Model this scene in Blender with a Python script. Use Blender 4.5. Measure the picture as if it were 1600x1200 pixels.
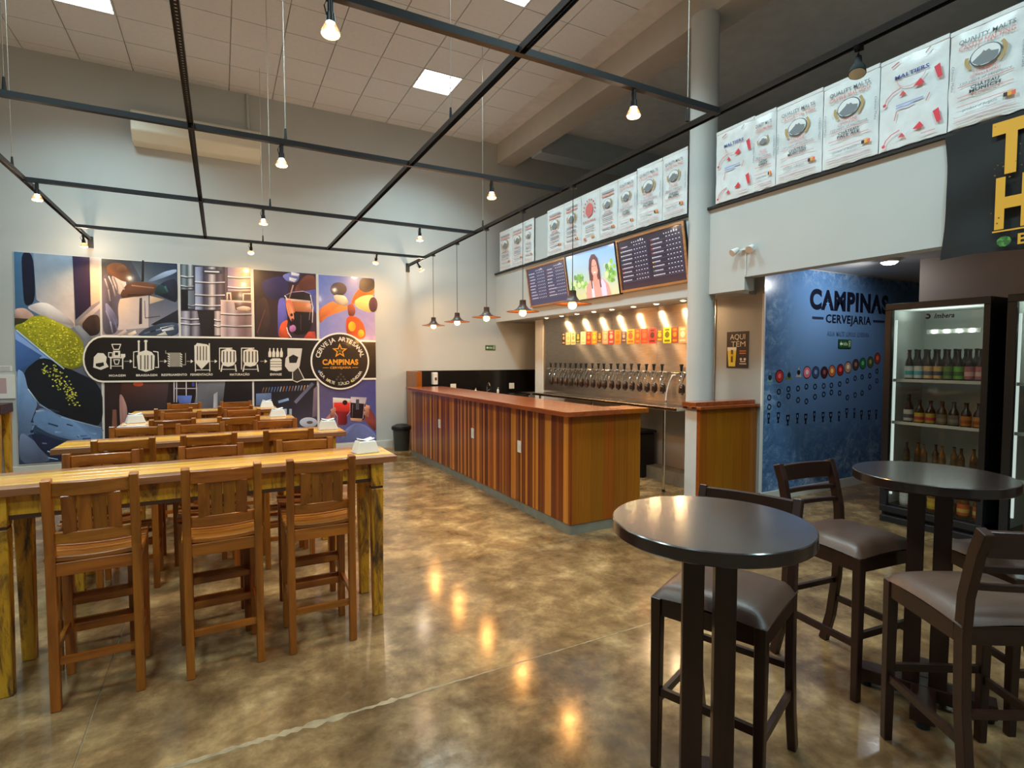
import bpy, bmesh, math, random
from mathutils import Vector, Matrix, noise as mnoise
from math import sin, cos, pi, radians, tan, hypot

for o in list(bpy.data.objects):
    bpy.data.objects.remove(o, do_unlink=True)
scene = bpy.context.scene
COL = scene.collection
random.seed(7)

# ------------------------------------------------------------------ camera
EYE = Vector((0.0, 0.0, 1.55))
YAW, PITCH, FOCAL = radians(28.1), radians(-2.7), 850.0
cam_data = bpy.data.cameras.new("camera")
cam_data.sensor_fit = 'HORIZONTAL'
cam_data.sensor_width = 36.0
cam_data.lens = FOCAL / 1600.0 * 36.0
cam_data.clip_start = 0.02
cam = bpy.data.objects.new("camera", cam_data)
COL.objects.link(cam)
cam.location = EYE
cam.rotation_euler = (radians(90) + PITCH, 0, -YAW)
scene.camera = cam

# ------------------------------------------------------------------ world + exposure
world = bpy.data.worlds.new("world")
scene.world = world
world.use_nodes = True
world.node_tree.nodes["Background"].inputs[0].default_value = (0.5, 0.55, 0.6, 1)
world.node_tree.nodes["Background"].inputs[1].default_value = 0.05
scene.view_settings.view_transform = 'Standard'
scene.view_settings.look = 'None'
scene.view_settings.gamma = 1.0
scene.view_settings.use_curve_mapping = False
scene.view_settings.exposure = 0.0
scene.cycles.max_bounces = 7
scene.cycles.diffuse_bounces = 4
scene.cycles.glossy_bounces = 3
scene.cycles.transmission_bounces = 2
scene.cycles.transparent_max_bounces = 8

# light levels (watts)
P_PANEL, P_SPOT, P_LEAK, P_PENDANT, P_DOWN, P_FRIDGE, P_PASSAGE = 62.0, 50.0, 19.0, 12.5, 10.0, 1.4, 36.0
C_PANEL = (0.62, 0.92, 1.0)
C_WARM = (1.0, 0.56, 0.19)
C_LEAK = (1.0, 0.90, 0.82)
C_PEND = (1.0, 0.43, 0.11)
C_DOWN = (1.0, 0.66, 0.34)

# ------------------------------------------------------------------ room dimensions (metres)
YB = 9.30        # back wall
ZC = 5.53        # ceiling
XL = -5.6        # wall out of view on the far side of the tables
YN = -4.6        # wall behind the viewer
XP = 4.62        # face of the mezzanine parapet
XT = 5.08        # steel tap wall
XA = 5.08        # short wall beside the column
YBL = 3.85       # blue printed wall
XE = 9.6
ZG = 3.14        # hanging light grid

# ------------------------------------------------------------------ pixel helpers: the photo's rays meet the room's planes
_f = Vector((sin(YAW) * cos(PITCH), cos(YAW) * cos(PITCH), sin(PITCH)))
_r = Vector((cos(YAW), -sin(YAW), 0))
_u = _r.cross(_f)
def ray(u, v):
    return _f + _r * ((u - 800) / FOCAL) - _u * ((v - 600) / FOCAL)
def on_x(u, v, x):
    d = ray(u, v); return EYE + d * (x / d.x)
def on_y(u, v, y):
    d = ray(u, v); return EYE + d * (y / d.y)
def on_z(u, v, z=0.0):
    d = ray(u, v); return EYE + d * ((z - EYE.z) / d.z)

# ------------------------------------------------------------------ colour + materials
def lin(c):
    r = []
    for k in c[:3]:
        k = k / 255.0
        r.append(k / 12.92 if k <= 0.04045 else ((k + 0.055) / 1.055) ** 2.4)
    return (r[0], r[1], r[2], 1.0)

class NT:
    def __init__(self, name):
        self.m = bpy.data.materials.new(name)
        self.m.use_nodes = True
        self.t = self.m.node_tree
        self.b = self.t.nodes["Principled BSDF"]
    def n(self, kind, **kw):
        nd = self.t.nodes.new(kind)
        for k, v in kw.items():
            setattr(nd, k, v)
        return nd
    def l(self, a, b):
        self.t.links.new(a, b)
    def coords(self, scale=(1, 1, 1), kind="Object"):
        tc = self.n("ShaderNodeTexCoord")
        mp = self.n("ShaderNodeMapping")
        mp.inputs["Scale"].default_value = scale
        self.l(tc.outputs[kind], mp.inputs["Vector"])
        return mp.outputs["Vector"]
    def noise(self, vec, scale, detail=4, rough=0.55, dist=0.0):
        nz = self.n("ShaderNodeTexNoise")
        nz.inputs["Scale"].default_value = scale
        nz.inputs["Detail"].default_value = detail
        nz.inputs["Roughness"].default_value = rough
        nz.inputs["Distortion"].default_value = dist
        self.l(vec, nz.inputs["Vector"])
        return nz.outputs["Fac"]
    def ramp(self, fac, stops):
        r = self.n("ShaderNodeValToRGB")
        el = r.color_ramp.elements
        while len(el) < len(stops):
            el.new(0.5)
        for e, (p, c) in zip(el, stops):
            e.position = p
            e.color = c if len(c) == 4 else (c[0], c[1], c[2], 1)
        self.l(fac, r.inputs["Fac"])
        return r.outputs["Color"]
    def mix(self, fac, a, b, mode='MIX'):
        m = self.n("ShaderNodeMix", data_type='RGBA', blend_type=mode)
        for sock, v in ((m.inputs[0], fac), (m.inputs[6], a), (m.inputs[7], b)):
            if hasattr(v, "links") or isinstance(v, bpy.types.NodeSocket):
                self.l(v, sock)
            else:
                sock.default_value = v
        return m.outputs[2]
    def math(self, op, a, b=None):
        m = self.n("ShaderNodeMath", operation=op)
        for sock, v in zip(m.inputs, (a, b)):
            if v is None:
                continue
            if isinstance(v, bpy.types.NodeSocket):
                self.l(v, sock)
            else:
                sock.default_value = v
        return m.outputs[0]
    def bump(self, fac, strength=0.2, dist=0.01):
        b = self.n("ShaderNodeBump")
        b.inputs["Strength"].default_value = strength
        b.inputs["Distance"].default_value = dist
        self.l(fac, b.inputs["Height"])
        self.l(b.outputs["Normal"], self.b.inputs["Normal"])
    def set(self, rough=None, metal=None, coat=None, spec=None, coat_rough=None):
        for k, v in (("Roughness", rough), ("Metallic", metal), ("Coat Weight", coat), ("Specular IOR Level", spec), ("Coat Roughness", coat_rough)):
            if v is not None:
                self.b.inputs[k].default_value = v

def plain(name, col, rough=0.5, metal=0.0, var=0.06, scale=6.0, bump=0.0, coat=0.0, spec=0.5):
    """a painted / moulded surface with a faint procedural mottling"""
    t = NT(name)
    c = lin(col)
    v = t.coords()
    f = t.noise(v, scale, 2)
    a = [min(1, k * (1 - var)) for k in c[:3]] + [1]
    b = [min(1, k * (1 + var)) for k in c[:3]] + [1]
    t.l(t.ramp(f, [(0.3, a), (0.7, b)]), t.b.inputs["Base Color"])
    t.set(rough, metal, coat, spec)
    if bump:
        t.bump(t.noise(v, scale * 12, 1), bump, 0.003)
    return t.m

def wood(name, dark, light, axis='X', scale=1.0, rough=0.35, coat=0.2, vary=0.35, hue=0.0):
    """grained timber; every plank shifts in tone through Object Info > Random"""
    t = NT(name)
    st = {'X': (1.2, 14, 14), 'Y': (14, 1.2, 14), 'Z': (14, 14, 1.2)}[axis]
    tc = t.n("ShaderNodeTexCoord")
    oi = t.n("ShaderNodeObjectInfo")
    add = t.n("ShaderNodeVectorMath", operation='ADD')
    sc = t.n("ShaderNodeVectorMath", operation='SCALE')
    cmb = t.n("ShaderNodeCombineXYZ")
    for i in range(3):
        t.l(oi.outputs["Random"], cmb.inputs[i])
    t.l(cmb.outputs[0], sc.inputs[0]); sc.inputs["Scale"].default_value = 37.0
    t.l(tc.outputs["Object"], add.inputs[0]); t.l(sc.outputs[0], add.inputs[1])
    mp = t.n("ShaderNodeMapping")
    mp.inputs["Scale"].default_value = tuple(k * scale for k in st)
    t.l(add.outputs[0], mp.inputs["Vector"])
    f = t.noise(mp.outputs[0], 1.6, 4, 0.6, 0.6)
    col = t.ramp(f, [(0.25, lin(dark)), (0.75, lin(light))])
    hs = t.n("ShaderNodeHueSaturation")
    t.l(col, hs.inputs["Color"])
    val = t.math('ADD', t.math('MULTIPLY', oi.outputs["Random"], vary), 1 - vary * 0.5)
    t.l(val, hs.inputs["Value"])
    if hue:
        w = t.math('FRACT', t.math('MULTIPLY', oi.outputs["Random"], 7.31))
        t.l(t.math('ADD', t.math('MULTIPLY', w, hue), 0.5 - hue * 0.5), hs.inputs["Hue"])
    t.l(hs.outputs[0], t.b.inputs["Base Color"])
    t.set(rough, 0, coat, 0.4, 0.15)
    t.bump(f, 0.12, 0.002)
    return t.m

def glow(name, col, strength):
    t = NT(name)
    t.b.inputs["Base Color"].default_value = (0.8, 0.8, 0.8, 1)
    t.b.inputs["Emission Color"].default_value = (col[0], col[1], col[2], 1)
    t.b.inputs["Emission Strength"].default_value = strength
    return t.m

def metal(name, col, rough=0.25, brushed=None):
    t = NT(name)
    c = lin(col)
    v = t.coords(brushed or (30, 30, 30))
    f = t.noise(v, 4, 2)
    t.l(t.ramp(f, [(0.3, [k * .85 for k in c[:3]]), (0.7, c)]), t.b.inputs["Base Color"])
    t.set(rough, 1.0)
    if brushed:
        r = t.ramp(f, [(0.2, (rough * .7,) * 3), (0.8, (min(1, rough * 1.5),) * 3)])
        t.l(r, t.b.inputs["Roughness"])
    return t.m

def pane(name, tint=(1, 1, 1), refl=1.0):
    """clear glass sheet: fresnel reflection over what stands behind"""
    t = NT(name)
    t.t.nodes.remove(t.b)
    tr = t.n("ShaderNodeBsdfTransparent"); tr.inputs[0].default_value = (*tint, 1)
    gl = t.n("ShaderNodeBsdfGlossy"); gl.inputs["Roughness"].default_value = 0.03
    fr = t.n("ShaderNodeFresnel"); fr.inputs[0].default_value = 1.45
    mx = t.n("ShaderNodeMixShader")
    t.l(t.math('MULTIPLY', fr.outputs[0], refl), mx.inputs[0]); t.l(tr.outputs[0], mx.inputs[1]); t.l(gl.outputs[0], mx.inputs[2])
    t.l(mx.outputs[0], t.t.nodes["Material Output"].inputs[0])
    return t.m

def print_mat(name, rough=0.35, coat=0.0, emit=0.0, grain=0.0, coat_rough=0.08):
    """flat print: colours come with the printed shapes"""
    t = NT(name)
    a = t.n("ShaderNodeVertexColor", layer_name="Col")
    col = a.outputs["Color"]
    if grain:
        f = t.noise(t.coords(), 9, 4, 0.65)
        col = t.mix(grain, col, t.ramp(f, [(0.3, (.25, .25, .25)), (0.7, (1, 1, 1))]), 'OVERLAY')
    t.l(col, t.b.inputs["Base Color"])
    t.set(rough, 0, coat, 0.5, coat_rough)
    if emit:
        t.l(col, t.b.inputs["Emission Color"])
        t.b.inputs["Emission Strength"].default_value = emit
    return t.m

# ------------------------------------------------------------------ mesh builder
class MB:
    def __init__(self):
        self.v = []; self.f = []
    def _q(self, base, idx):
        for q in idx:
            self.f.append([base + i for i in q])
    def box(self, x0, y0, z0, x1, y1, z1):
        b = len(self.v)
        self.v += [Vector(p) for p in ((x0, y0, z0), (x1, y0, z0), (x1, y1, z0), (x0, y1, z0), (x0, y0, z1), (x1, y0, z1), (x1, y1, z1), (x0, y1, z1))]
        self._q(b, ((0, 3, 2, 1), (4, 5, 6, 7), (0, 1, 5, 4), (1, 2, 6, 5), (2, 3, 7, 6), (3, 0, 4, 7)))
        return self
    def beam(self, p0, p1, w, h, up=(0, 0, 1), w1=None, h1=None):
        p0, p1 = Vector(p0), Vector(p1)
        d = (p1 - p0).normalized()
        s = d.cross(Vector(up)).normalized()
        t = s.cross(d)
        b = len(self.v)
        for p, ww, hh in ((p0, w, h), (p1, w1 or w, h1 or h)):
            for a, c in ((-1, -1), (1, -1), (1, 1), (-1, 1)):
                self.v.append(p + s * a * ww / 2 + t * c * hh / 2)
        self._q(b, ((0, 3, 2, 1), (4, 5, 6, 7), (0, 1, 5, 4), (1, 2, 6, 5), (2, 3, 7, 6), (3, 0, 4, 7)))
        return self
    def sweep(self, pts, w, d, side=(1, 0, 0)):
        """rectangular section carried along pts; w across side, d across the path"""
        pts = [Vector(p) for p in pts]; s = Vector(side).normalized()
        b = len(self.v); n = len(pts)
        for i, p in enumerate(pts):
            t = (pts[min(i + 1, n - 1)] - pts[max(i - 1, 0)]).normalized()
            k = s.cross(t).normalized()
            for a, c in ((-1, -1), (1, -1), (1, 1), (-1, 1)):
                self.v.append(p + s * a * w / 2 + k * c * d / 2)
        for i in range(n - 1):
            for j in range(4):
                a0 = b + i * 4 + j; a1 = b + i * 4 + (j + 1) % 4
                self.f.append([a0, a1, a1 + 4, a0 + 4])
        self.f.append([b + 3, b + 2, b + 1, b]); self.f.append([b + (n - 1) * 4 + j for j in range(4)])
        return self
    def cyl(self, p0, p1, r0, r1=None, n=12):
        p0, p1 = Vector(p0), Vector(p1); r1 = r0 if r1 is None else r1
        d = (p1 - p0).normalized()
        a = Vector((0, 0, 1)) if abs(d.z) < 0.9 else Vector((1, 0, 0))
        s = d.cross(a).normalized(); t = s.cross(d)
        b = len(self.v)
        for p, r in ((p0, r0), (p1, r1)):
            for i in range(n):
                an = 2 * pi * i / n
                self.v.append(p + s * cos(an) * r + t * sin(an) * r)
        for i in range(n):
            j = (i + 1) % n
            self.f.append([b + i, b + n + i, b + n + j, b + j])
        self.f.append([b + i for i in range(n)])
        self.f.append([b + n + i for i in reversed(range(n))])
        return self
    def tube(self, pts, r, n=8):
        pts = [Vector(p) for p in pts]; m = len(pts); b = len(self.v)
        for i, p in enumerate(pts):
            t = (pts[min(i + 1, m - 1)] - pts[max(i - 1, 0)]).normalized()
            a = Vector((0, 0, 1)) if abs(t.z) < 0.9 else Vector((1, 0, 0))
            s = t.cross(a).normalized(); k = s.cross(t)
            for j in range(n):
                an = 2 * pi * j / n
                self.v.append(p + s * cos(an) * r + k * sin(an) * r)
        for i in range(m - 1):
            for j in range(n):
                a0 = b + i * n + j; a1 = b + i * n + (j + 1) % n
                self.f.append([a0, a0 + n, a1 + n, a1])
        self.f.append([b + j for j in range(n)]); self.f.append([b + (m - 1) * n + j for j in reversed(range(n))])
        return self
    def lathe(self, prof, n=20, c=(0, 0, 0), close=False):
        c = Vector(c); b = len(self.v); m = len(prof)
        for r, z in prof:
            for i in range(n):
                an = 2 * pi * i / n
                self.v.append(c + Vector((r * cos(an), r * sin(an), z)))
        for k in range(m - 1 + (1 if close else 0)):
            k2 = (k + 1) % m
            for i in range(n):
                j = (i + 1) % n
                self.f.append([b + k * n + i, b + k * n + j, b + k2 * n + j, b + k2 * n + i])
        if not close:
            self.f.append([b + i for i in reversed(range(n))])
            self.f.append([b + (m - 1) * n + i for i in range(n)])
        return self
    def prism(self, pts, z0, z1):
        """outline in x, y carried from z0 to z1"""
        n = len(pts); b = len(self.v)
        for z in (z0, z1):
            for p in pts:
                self.v.append(Vector((p[0], p[1], z)))
        self.f.append([b + i for i in reversed(range(n))]); self.f.append([b + n + i for i in range(n)])
        for i in range(n):
            j = (i + 1) % n
            self.f.append([b + i, b + j, b + n + j, b + n + i])
        return self
    def grid(self, fn, nu, nv):
        b = len(self.v)
        for i in range(nu + 1):
            for j in range(nv + 1):
                self.v.append(Vector(fn(i / nu, j / nv)))
        for i in range(nu):
            for j in range(nv):
                a = b + i * (nv + 1) + j
                self.f.append([a, a + nv + 1, a + nv + 2, a + 1])
        return self
    def xf(self, m):
        self.v = [m @ p for p in self.v]
        return self
    def mesh(self, name, mat, smooth=False):
        me = bpy.data.meshes.new(name)
        me.from_pydata([tuple(p) for p in self.v], [], self.f)
        me.materials.append(mat)
        if smooth:
            me.polygons.foreach_set("use_smooth", [True] * len(me.polygons))
        me.update()
        return me
    def build(self, name, mat, parent=None, smooth=False, bevel=0.0, seg=2, weld=True):
        me = self.mesh(name, mat, smooth)
        bm = bmesh.new(); bm.from_mesh(me)
        bmesh.ops.recalc_face_normals(bm, faces=bm.faces[:])
        bm.to_mesh(me); bm.free()
        o = bpy.data.objects.new(name, me)
        COL.objects.link(o)
        o.parent = parent
        if bevel:
            md = o.modifiers.new("bevel", 'BEVEL'); md.width = bevel; md.segments = seg; md.limit_method = 'ANGLE'
            md.harden_normals = False
        if smooth:
            md = o.modifiers.new("edges", 'EDGE_SPLIT'); md.split_angle = radians(40)
        return o

def tag(o, label=None, cat=None, group=None, kind=None):
    if label: o["label"] = label
    if cat: o["category"] = cat
    if group: o["group"] = group
    if kind: o["kind"] = kind
    return o

def thing(name, label, cat, loc=(0, 0, 0), rz=0.0, group=None, basis=None):
    o = bpy.data.objects.new(name, None)
    o.empty_display_size = 0.05
    COL.objects.link(o)
    if basis is not None:
        o.matrix_world = Matrix.Translation(Vector(loc)) @ basis
    else:
        o.location = loc; o.rotation_euler = (0, 0, rz)
    return tag(o, label, cat, group)

def struct(o):
    o["kind"] = "structure"
    return o

def dup(root, label, loc, rz=None):
    """a copy of a thing with copies of its parts, sub-parts and lamps"""
    def rec(o, par):
        c = o.copy(); COL.objects.link(c); c.parent = par
        for ch in o.children:
            rec(ch, c)
        return c
    r = rec(root, None)
    r.location = loc
    if rz is not None:
        r.rotation_euler = (0, 0, rz)
    r["label"] = label
    return r

def frame(r, u):
    r, u = Vector(r), Vector(u); n = r.cross(u)
    return Matrix((r, u, n)).transposed().to_4x4()
F_BACK = frame((1, 0, 0), (0, 0, 1))      # things on walls that face the viewer along Y
F_SIDE = frame((0, -1, 0), (0, 0, 1))     # things on walls that face across the room along X

# ------------------------------------------------------------------ flat print: shapes + lettering in one sheet
_tcache = {}
def text_shape(body, bold=0.0):
    key = (body, bold)
    if key not in _tcache:
        cu = bpy.data.curves.new("lettering", 'FONT')
        cu.body = body; cu.size = 1.0; cu.offset = bold; cu.space_character = 1.0 + bold * 2.2; cu.resolution_u = 6 if len(body) <= 5 or body == "CAMPINAS" else 2; cu.fill_mode = 'FRONT'
        ob = bpy.data.objects.new("lettering", cu)
        COL.objects.link(ob)
        dg = bpy.context.evaluated_depsgraph_get()
        me = bpy.data.meshes.new_from_object(ob.evaluated_get(dg))
        vs = [(v.co.x, v.co.y) for v in me.vertices]
        fs = [list(p.vertices) for p in me.polygons]
        bpy.data.objects.remove(ob); bpy.data.curves.remove(cu); bpy.data.meshes.remove(me)
        _tcache[key] = (vs, fs)
    return _tcache[key]

class Print:
    """2-D artwork in a local frame (x right, y up, z out); each shape lies 0.4 mm above those it overlaps"""
    STEP = 0.0004
    def __init__(self, z0=0.0, mapper=None):
        self.v = []; self.f = []; self.c = []; self.z0 = z0; self.layer = 0; self.map = mapper; self.units = []; self.open = None; self.tone = 0.0
    def up(self, k=1):
        self.layer += k; return self
    def _p(self, p):
        return self.map(*p) if self.map else p
    def _z(self, qs):
        """height of a new unit: one step above every earlier unit under its bounds"""
        x0, x1 = min(q[0] for q in qs), max(q[0] for q in qs); y0, y1 = min(q[1] for q in qs), max(q[1] for q in qs)
        k = 0
        for u in self.units:
            if u[0] < x1 and u[1] > x0 and u[2] < y1 and u[3] > y0 and u[4] >= k:
                k = u[4] + 1
        self.units.append((x0, x1, y0, y1, k))
        return self.z0 + k * self.STEP
    def begin(self, pts):
        """shapes until end() do not overlap one another and share one height"""
        self.open = self._z([self._p(p) for p in pts]); return self
    def end(self):
        self.open = None; return self
    def poly(self, pts, col, raw=False):
        if self.tone and len(pts) >= 5 and not isinstance(col[0], (tuple, list)) and not raw:
            for _ in range(2):                       # round the outline off (corner cutting)
                pts = [(p0[0] * (1 - s) + p1[0] * s, p0[1] * (1 - s) + p1[1] * s) for p0, p1 in zip(pts, list(pts[1:]) + [pts[0]]) for s in (0.2, 0.8)]
        b = len(self.v)
        qs = [p if raw else self._p(p) for p in pts]
        z = self._z(qs) if self.open is None else self.open
        for q in qs:
            self.v.append((q[0], q[1], z))
        self.f.append([b + i for i in range(len(pts))])
        if isinstance(col[0], (tuple, list)):
            self.c.append([lin(c) for c in col])
        elif self.tone:
            y0, y1 = min(q[1] for q in qs), max(q[1] for q in qs)
            cs = []
            for q in qs:
                k = 1 + self.tone * (0.9 * mnoise.noise(Vector((q[0] * 7.3, q[1] * 5.1, len(self.f) * 0.37))) + 0.5 * ((q[1] - y0) / (y1 - y0 + 1e-6) - 0.5))
                cs.append(lin(tuple(min(255, max(0, h_ * k)) for h_ in col)))
            self.c.append(cs)
        else:
            self.c.append([lin(col)] * len(pts))
        return self
    def rect(self, x0, y0, x1, y1, col, raw=False):
        return self.poly([(x0, y0), (x1, y0), (x1, y1), (x0, y1)], col, raw)
    def grad(self, x0, y0, x1, y1, c0, c1, c2=None, c3=None, n=4):
        """smooth four-corner blend (corners at x0y0, x1y0, x1y1, x0y1)"""
        c2 = c2 or c1; c3 = c3 or c0
        def mixc(s, t):
            return tuple(((c0[k] * (1 - s) + c1[k] * s) * (1 - t) + (c3[k] * (1 - s) + c2[k] * s) * t) for k in range(3))
        self.begin([(x0, y0), (x1, y1)])
        for i in range(n):
            for j in range(n):
                s0, s1, t0, t1 = i / n, (i + 1) / n, j / n, (j + 1) / n
                X = lambda s: x0 + (x1 - x0) * s
                Y = lambda t: y0 + (y1 - y0) * t
                self.poly([(X(s0), Y(t0)), (X(s1), Y(t0)), (X(s1), Y(t1)), (X(s0), Y(t1))], [mixc(s0, t0), mixc(s1, t0), mixc(s1, t1), mixc(s0, t1)])
        return self.end()
    def disc(self, cx, cy, rx, col, ry=None, n=20, raw=False, a0=0.0):
        ry = rx if ry is None else ry
        return self.poly([(cx + rx * cos(a0 + 2 * pi * i / n), cy + ry * sin(a0 + 2 * pi * i / n)) for i in range(n)], col, raw)
    def ring(self, cx, cy, r0, r1, col, n=24, raw=False, a=0.0, b=2 * pi, k=1.0):
        for i in range(n):
            t0, t1 = a + (b - a) * i / n, a + (b - a) * (i + 1) / n
            self.poly([(cx + r0 * cos(t0), cy + r0 * k * sin(t0)), (cx + r1 * cos(t0), cy + r1 * k * sin(t0)), (cx + r1 * cos(t1), cy + r1 * k * sin(t1)), (cx + r0 * cos(t1), cy + r0 * k * sin(t1))], col, raw)
        return self
    def line(self, pts, w, col, raw=False, closed=False):
        if closed:
            pts = list(pts) + [pts[0]]
        for (xa, ya), (xb, yb) in zip(pts[:-1], pts[1:]):
            L = hypot(xb - xa, yb - ya) or 1e-6
            nx, ny = -(yb - ya) / L * w / 2, (xb - xa) / L * w / 2
            ex, ey = (xb - xa) / L * w * .3, (yb - ya) / L * w * .3
            self.poly([(xa + nx - ex, ya + ny - ey), (xa - nx - ex, ya - ny - ey), (xb - nx + ex, yb - ny + ey), (xb + nx + ex, yb + ny + ey)], col, raw)
        return self
    def text(self, body, x, y, h, col, width=None, align='C', rot=0.0, bold=0.0, italic=0.0):
        """lettering in local metres: h is the capital height, width the set width"""
        vs, fs = text_shape(body, bold)
        if not vs:
            return self
        x0, x1 = min(p[0] for p in vs), max(p[0] for p in vs)
        y0, y1 = 0.0, 0.73
        s = h / (y1 - y0)
        sx = width / (x1 - x0) if width else s
        w = (x1 - x0) * sx
        ox = {'C': -w / 2, 'L': 0.0, 'R': -w}[align]
        b = len(self.v)
        ca, sa = cos(rot), sin(rot)
        qs = []
        for px, py in vs:
            qx = (px - x0) * sx + ox + py * s * italic; qy = py * s
            qs.append((x + qx * ca - qy * sa, y + qx * sa + qy * ca))
        z = self._z(qs)
        self.v += [(q[0], q[1], z) for q in qs]
        for f in fs:
            self.f.append([b + i for i in f]); self.c.append([lin(col)] * len(f))
        return self
    def arc_text(self, body, cx, cy, r, a0, a1, h, col, bold=0.0, flip=False):
        n = len(body)
        for i, ch in enumerate(body):
            if ch == ' ':
                continue
            a = a0 + (a1 - a0) * (i + 0.5) / n
            self.text(ch, cx + r * cos(a), cy + r * sin(a), h, col, rot=a - pi / 2 + (pi if flip else 0), bold=bold)
        return self
    def build(self, name, mat, parent=None):
        me = bpy.data.meshes.new(name)
        for i, f in enumerate(self.f):
            ar = sum(self.v[f[k - 1]][0] * self.v[f[k]][1] - self.v[f[k]][0] * self.v[f[k - 1]][1] for k in range(len(f)))
            if ar < 0:
                self.f[i] = f[::-1]; self.c[i] = list(self.c[i])[::-1]
        me.from_pydata(self.v, [], self.f)
        ca = me.color_attributes.new("Col", 'FLOAT_COLOR', 'CORNER')
        flat = []
        for p, cs in zip(me.polygons, self.c):
            for c in cs:
                flat += list(c)
        ca.data.foreach_set("color", flat)
        me.materials.append(mat)
        o = bpy.data.objects.new(name, me)
        COL.objects.link(o); o.parent = parent
        if name in ("logo_column", "lettering", "sack_print", "menu_text"):
            o["kind"] = "stuff"          # marks too small to pick apart singly
        return o

ORD = "first second third fourth fifth sixth seventh eighth ninth tenth eleventh twelfth thirteenth fourteenth fifteenth sixteenth seventeenth eighteenth nineteenth twentieth twenty-first twenty-second twenty-third twenty-fourth".split()
def light(name, kind, loc, power, col, parent=None, **kw):
    d = bpy.data.lights.new(name, kind)
    d.energy = power; d.color = col
    for k, v in kw.items():
        if k != "rot":
            setattr(d, k, v)
    o = bpy.data.objects.new(name, d)
    COL.objects.link(o); o.parent = parent; o.location = loc
    if "rot" in kw:
        o.rotation_euler = kw["rot"]
    return o

# ------------------------------------------------------------------ materials
def concrete():
    t = NT("polished_concrete")
    v = t.coords()
    big = t.noise(v, 0.8, 3, 0.6)
    mid = t.noise(v, 3.0, 6, 0.66, 0.25)
    fine = t.noise(v, 13, 5, 0.7)
    c1 = t.ramp(mid, [(0.30, lin((92, 68, 44))), (0.48, lin((124, 96, 66))), (0.62, lin((160, 128, 90))), (0.76, lin((206, 174, 130)))])
    c2 = t.ramp(big, [(0.35, (0.70, 0.68, 0.66)), (0.65, (1.10, 1.08, 1.02))])
    c = t.mix(1.0, c1, c2, 'MULTIPLY')
    c3 = t.ramp(fine, [(0.33, (0.74, 0.74, 0.74)), (0.70, (1.22, 1.22, 1.20))])
    c = t.mix(0.8, c, c3, 'MULTIPLY')
    oi = t.n("ShaderNodeObjectInfo")
    c = t.mix(1.0, c, oi.outputs["Color"], 'MULTIPLY')
    t.l(c, t.b.inputs["Base Color"])
    r = t.ramp(fine, [(0.3, (0.09,) * 3), (0.75, (0.22,) * 3)])
    t.l(r, t.b.inputs["Roughness"])
    t.set(spec=0.55)
    t.bump(fine, 0.10, 0.004)
    return t.m

def distressed():
    """old yellow paint worn back to brown timber"""
    t = NT("worn_yellow_paint")
    v = t.coords((9, 9, 2.2))
    f = t.noise(v, 1.4, 8, 0.72, 0.5)
    g = t.noise(t.coords((30, 30, 3)), 2.0, 5, 0.6)
    c = t.ramp(f, [(0.36, lin((74, 48, 24))), (0.44, lin((146, 98, 26))), (0.52, lin((206, 146, 22))), (0.75, lin((216, 164, 56)))])
    c = t.mix(0.35, c, t.ramp(g, [(0.3, (0.45, 0.4, 0.3)), (0.7, (1.2, 1.2, 1.1))]), 'MULTIPLY')
    t.l(c, t.b.inputs["Base Color"])
    t.set(0.5, 0, 0.1)
    t.bump(f, 0.3, 0.004)
    return t.m

def perforated():
    """black slotted channel web: a row of round holes along the bar"""
    t = NT("slotted_black_steel")
    tc = t.n("ShaderNodeTexCoord"); sp = t.n("ShaderNodeSeparateXYZ")
    t.l(tc.outputs["Object"], sp.inputs[0])
    fx = t.math('SUBTRACT', t.math('FRACT', t.math('MULTIPLY', sp.outputs[1], 1 / 0.03)), 0.5)
    fx = t.math('MULTIPLY', fx, 0.03)
    d = t.math('SQRT', t.math('ADD', t.math('MULTIPLY', fx, fx), t.math('MULTIPLY', sp.outputs[0], sp.outputs[0])))
    hole = t.math('LESS_THAN', d, 0.0075)
    tr = t.n("ShaderNodeBsdfTransparent"); mx = t.n("ShaderNodeMixShader")
    t.b.inputs["Base Color"].default_value = lin((40, 36, 38)); t.set(0.5)
    t.l(hole, mx.inputs[0]); t.l(t.b.outputs[0], mx.inputs[1]); t.l(tr.outputs[0], mx.inputs[2])
    t.l(mx.outputs[0], t.t.nodes["Material Output"].inputs[0])
    return t.m

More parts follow.
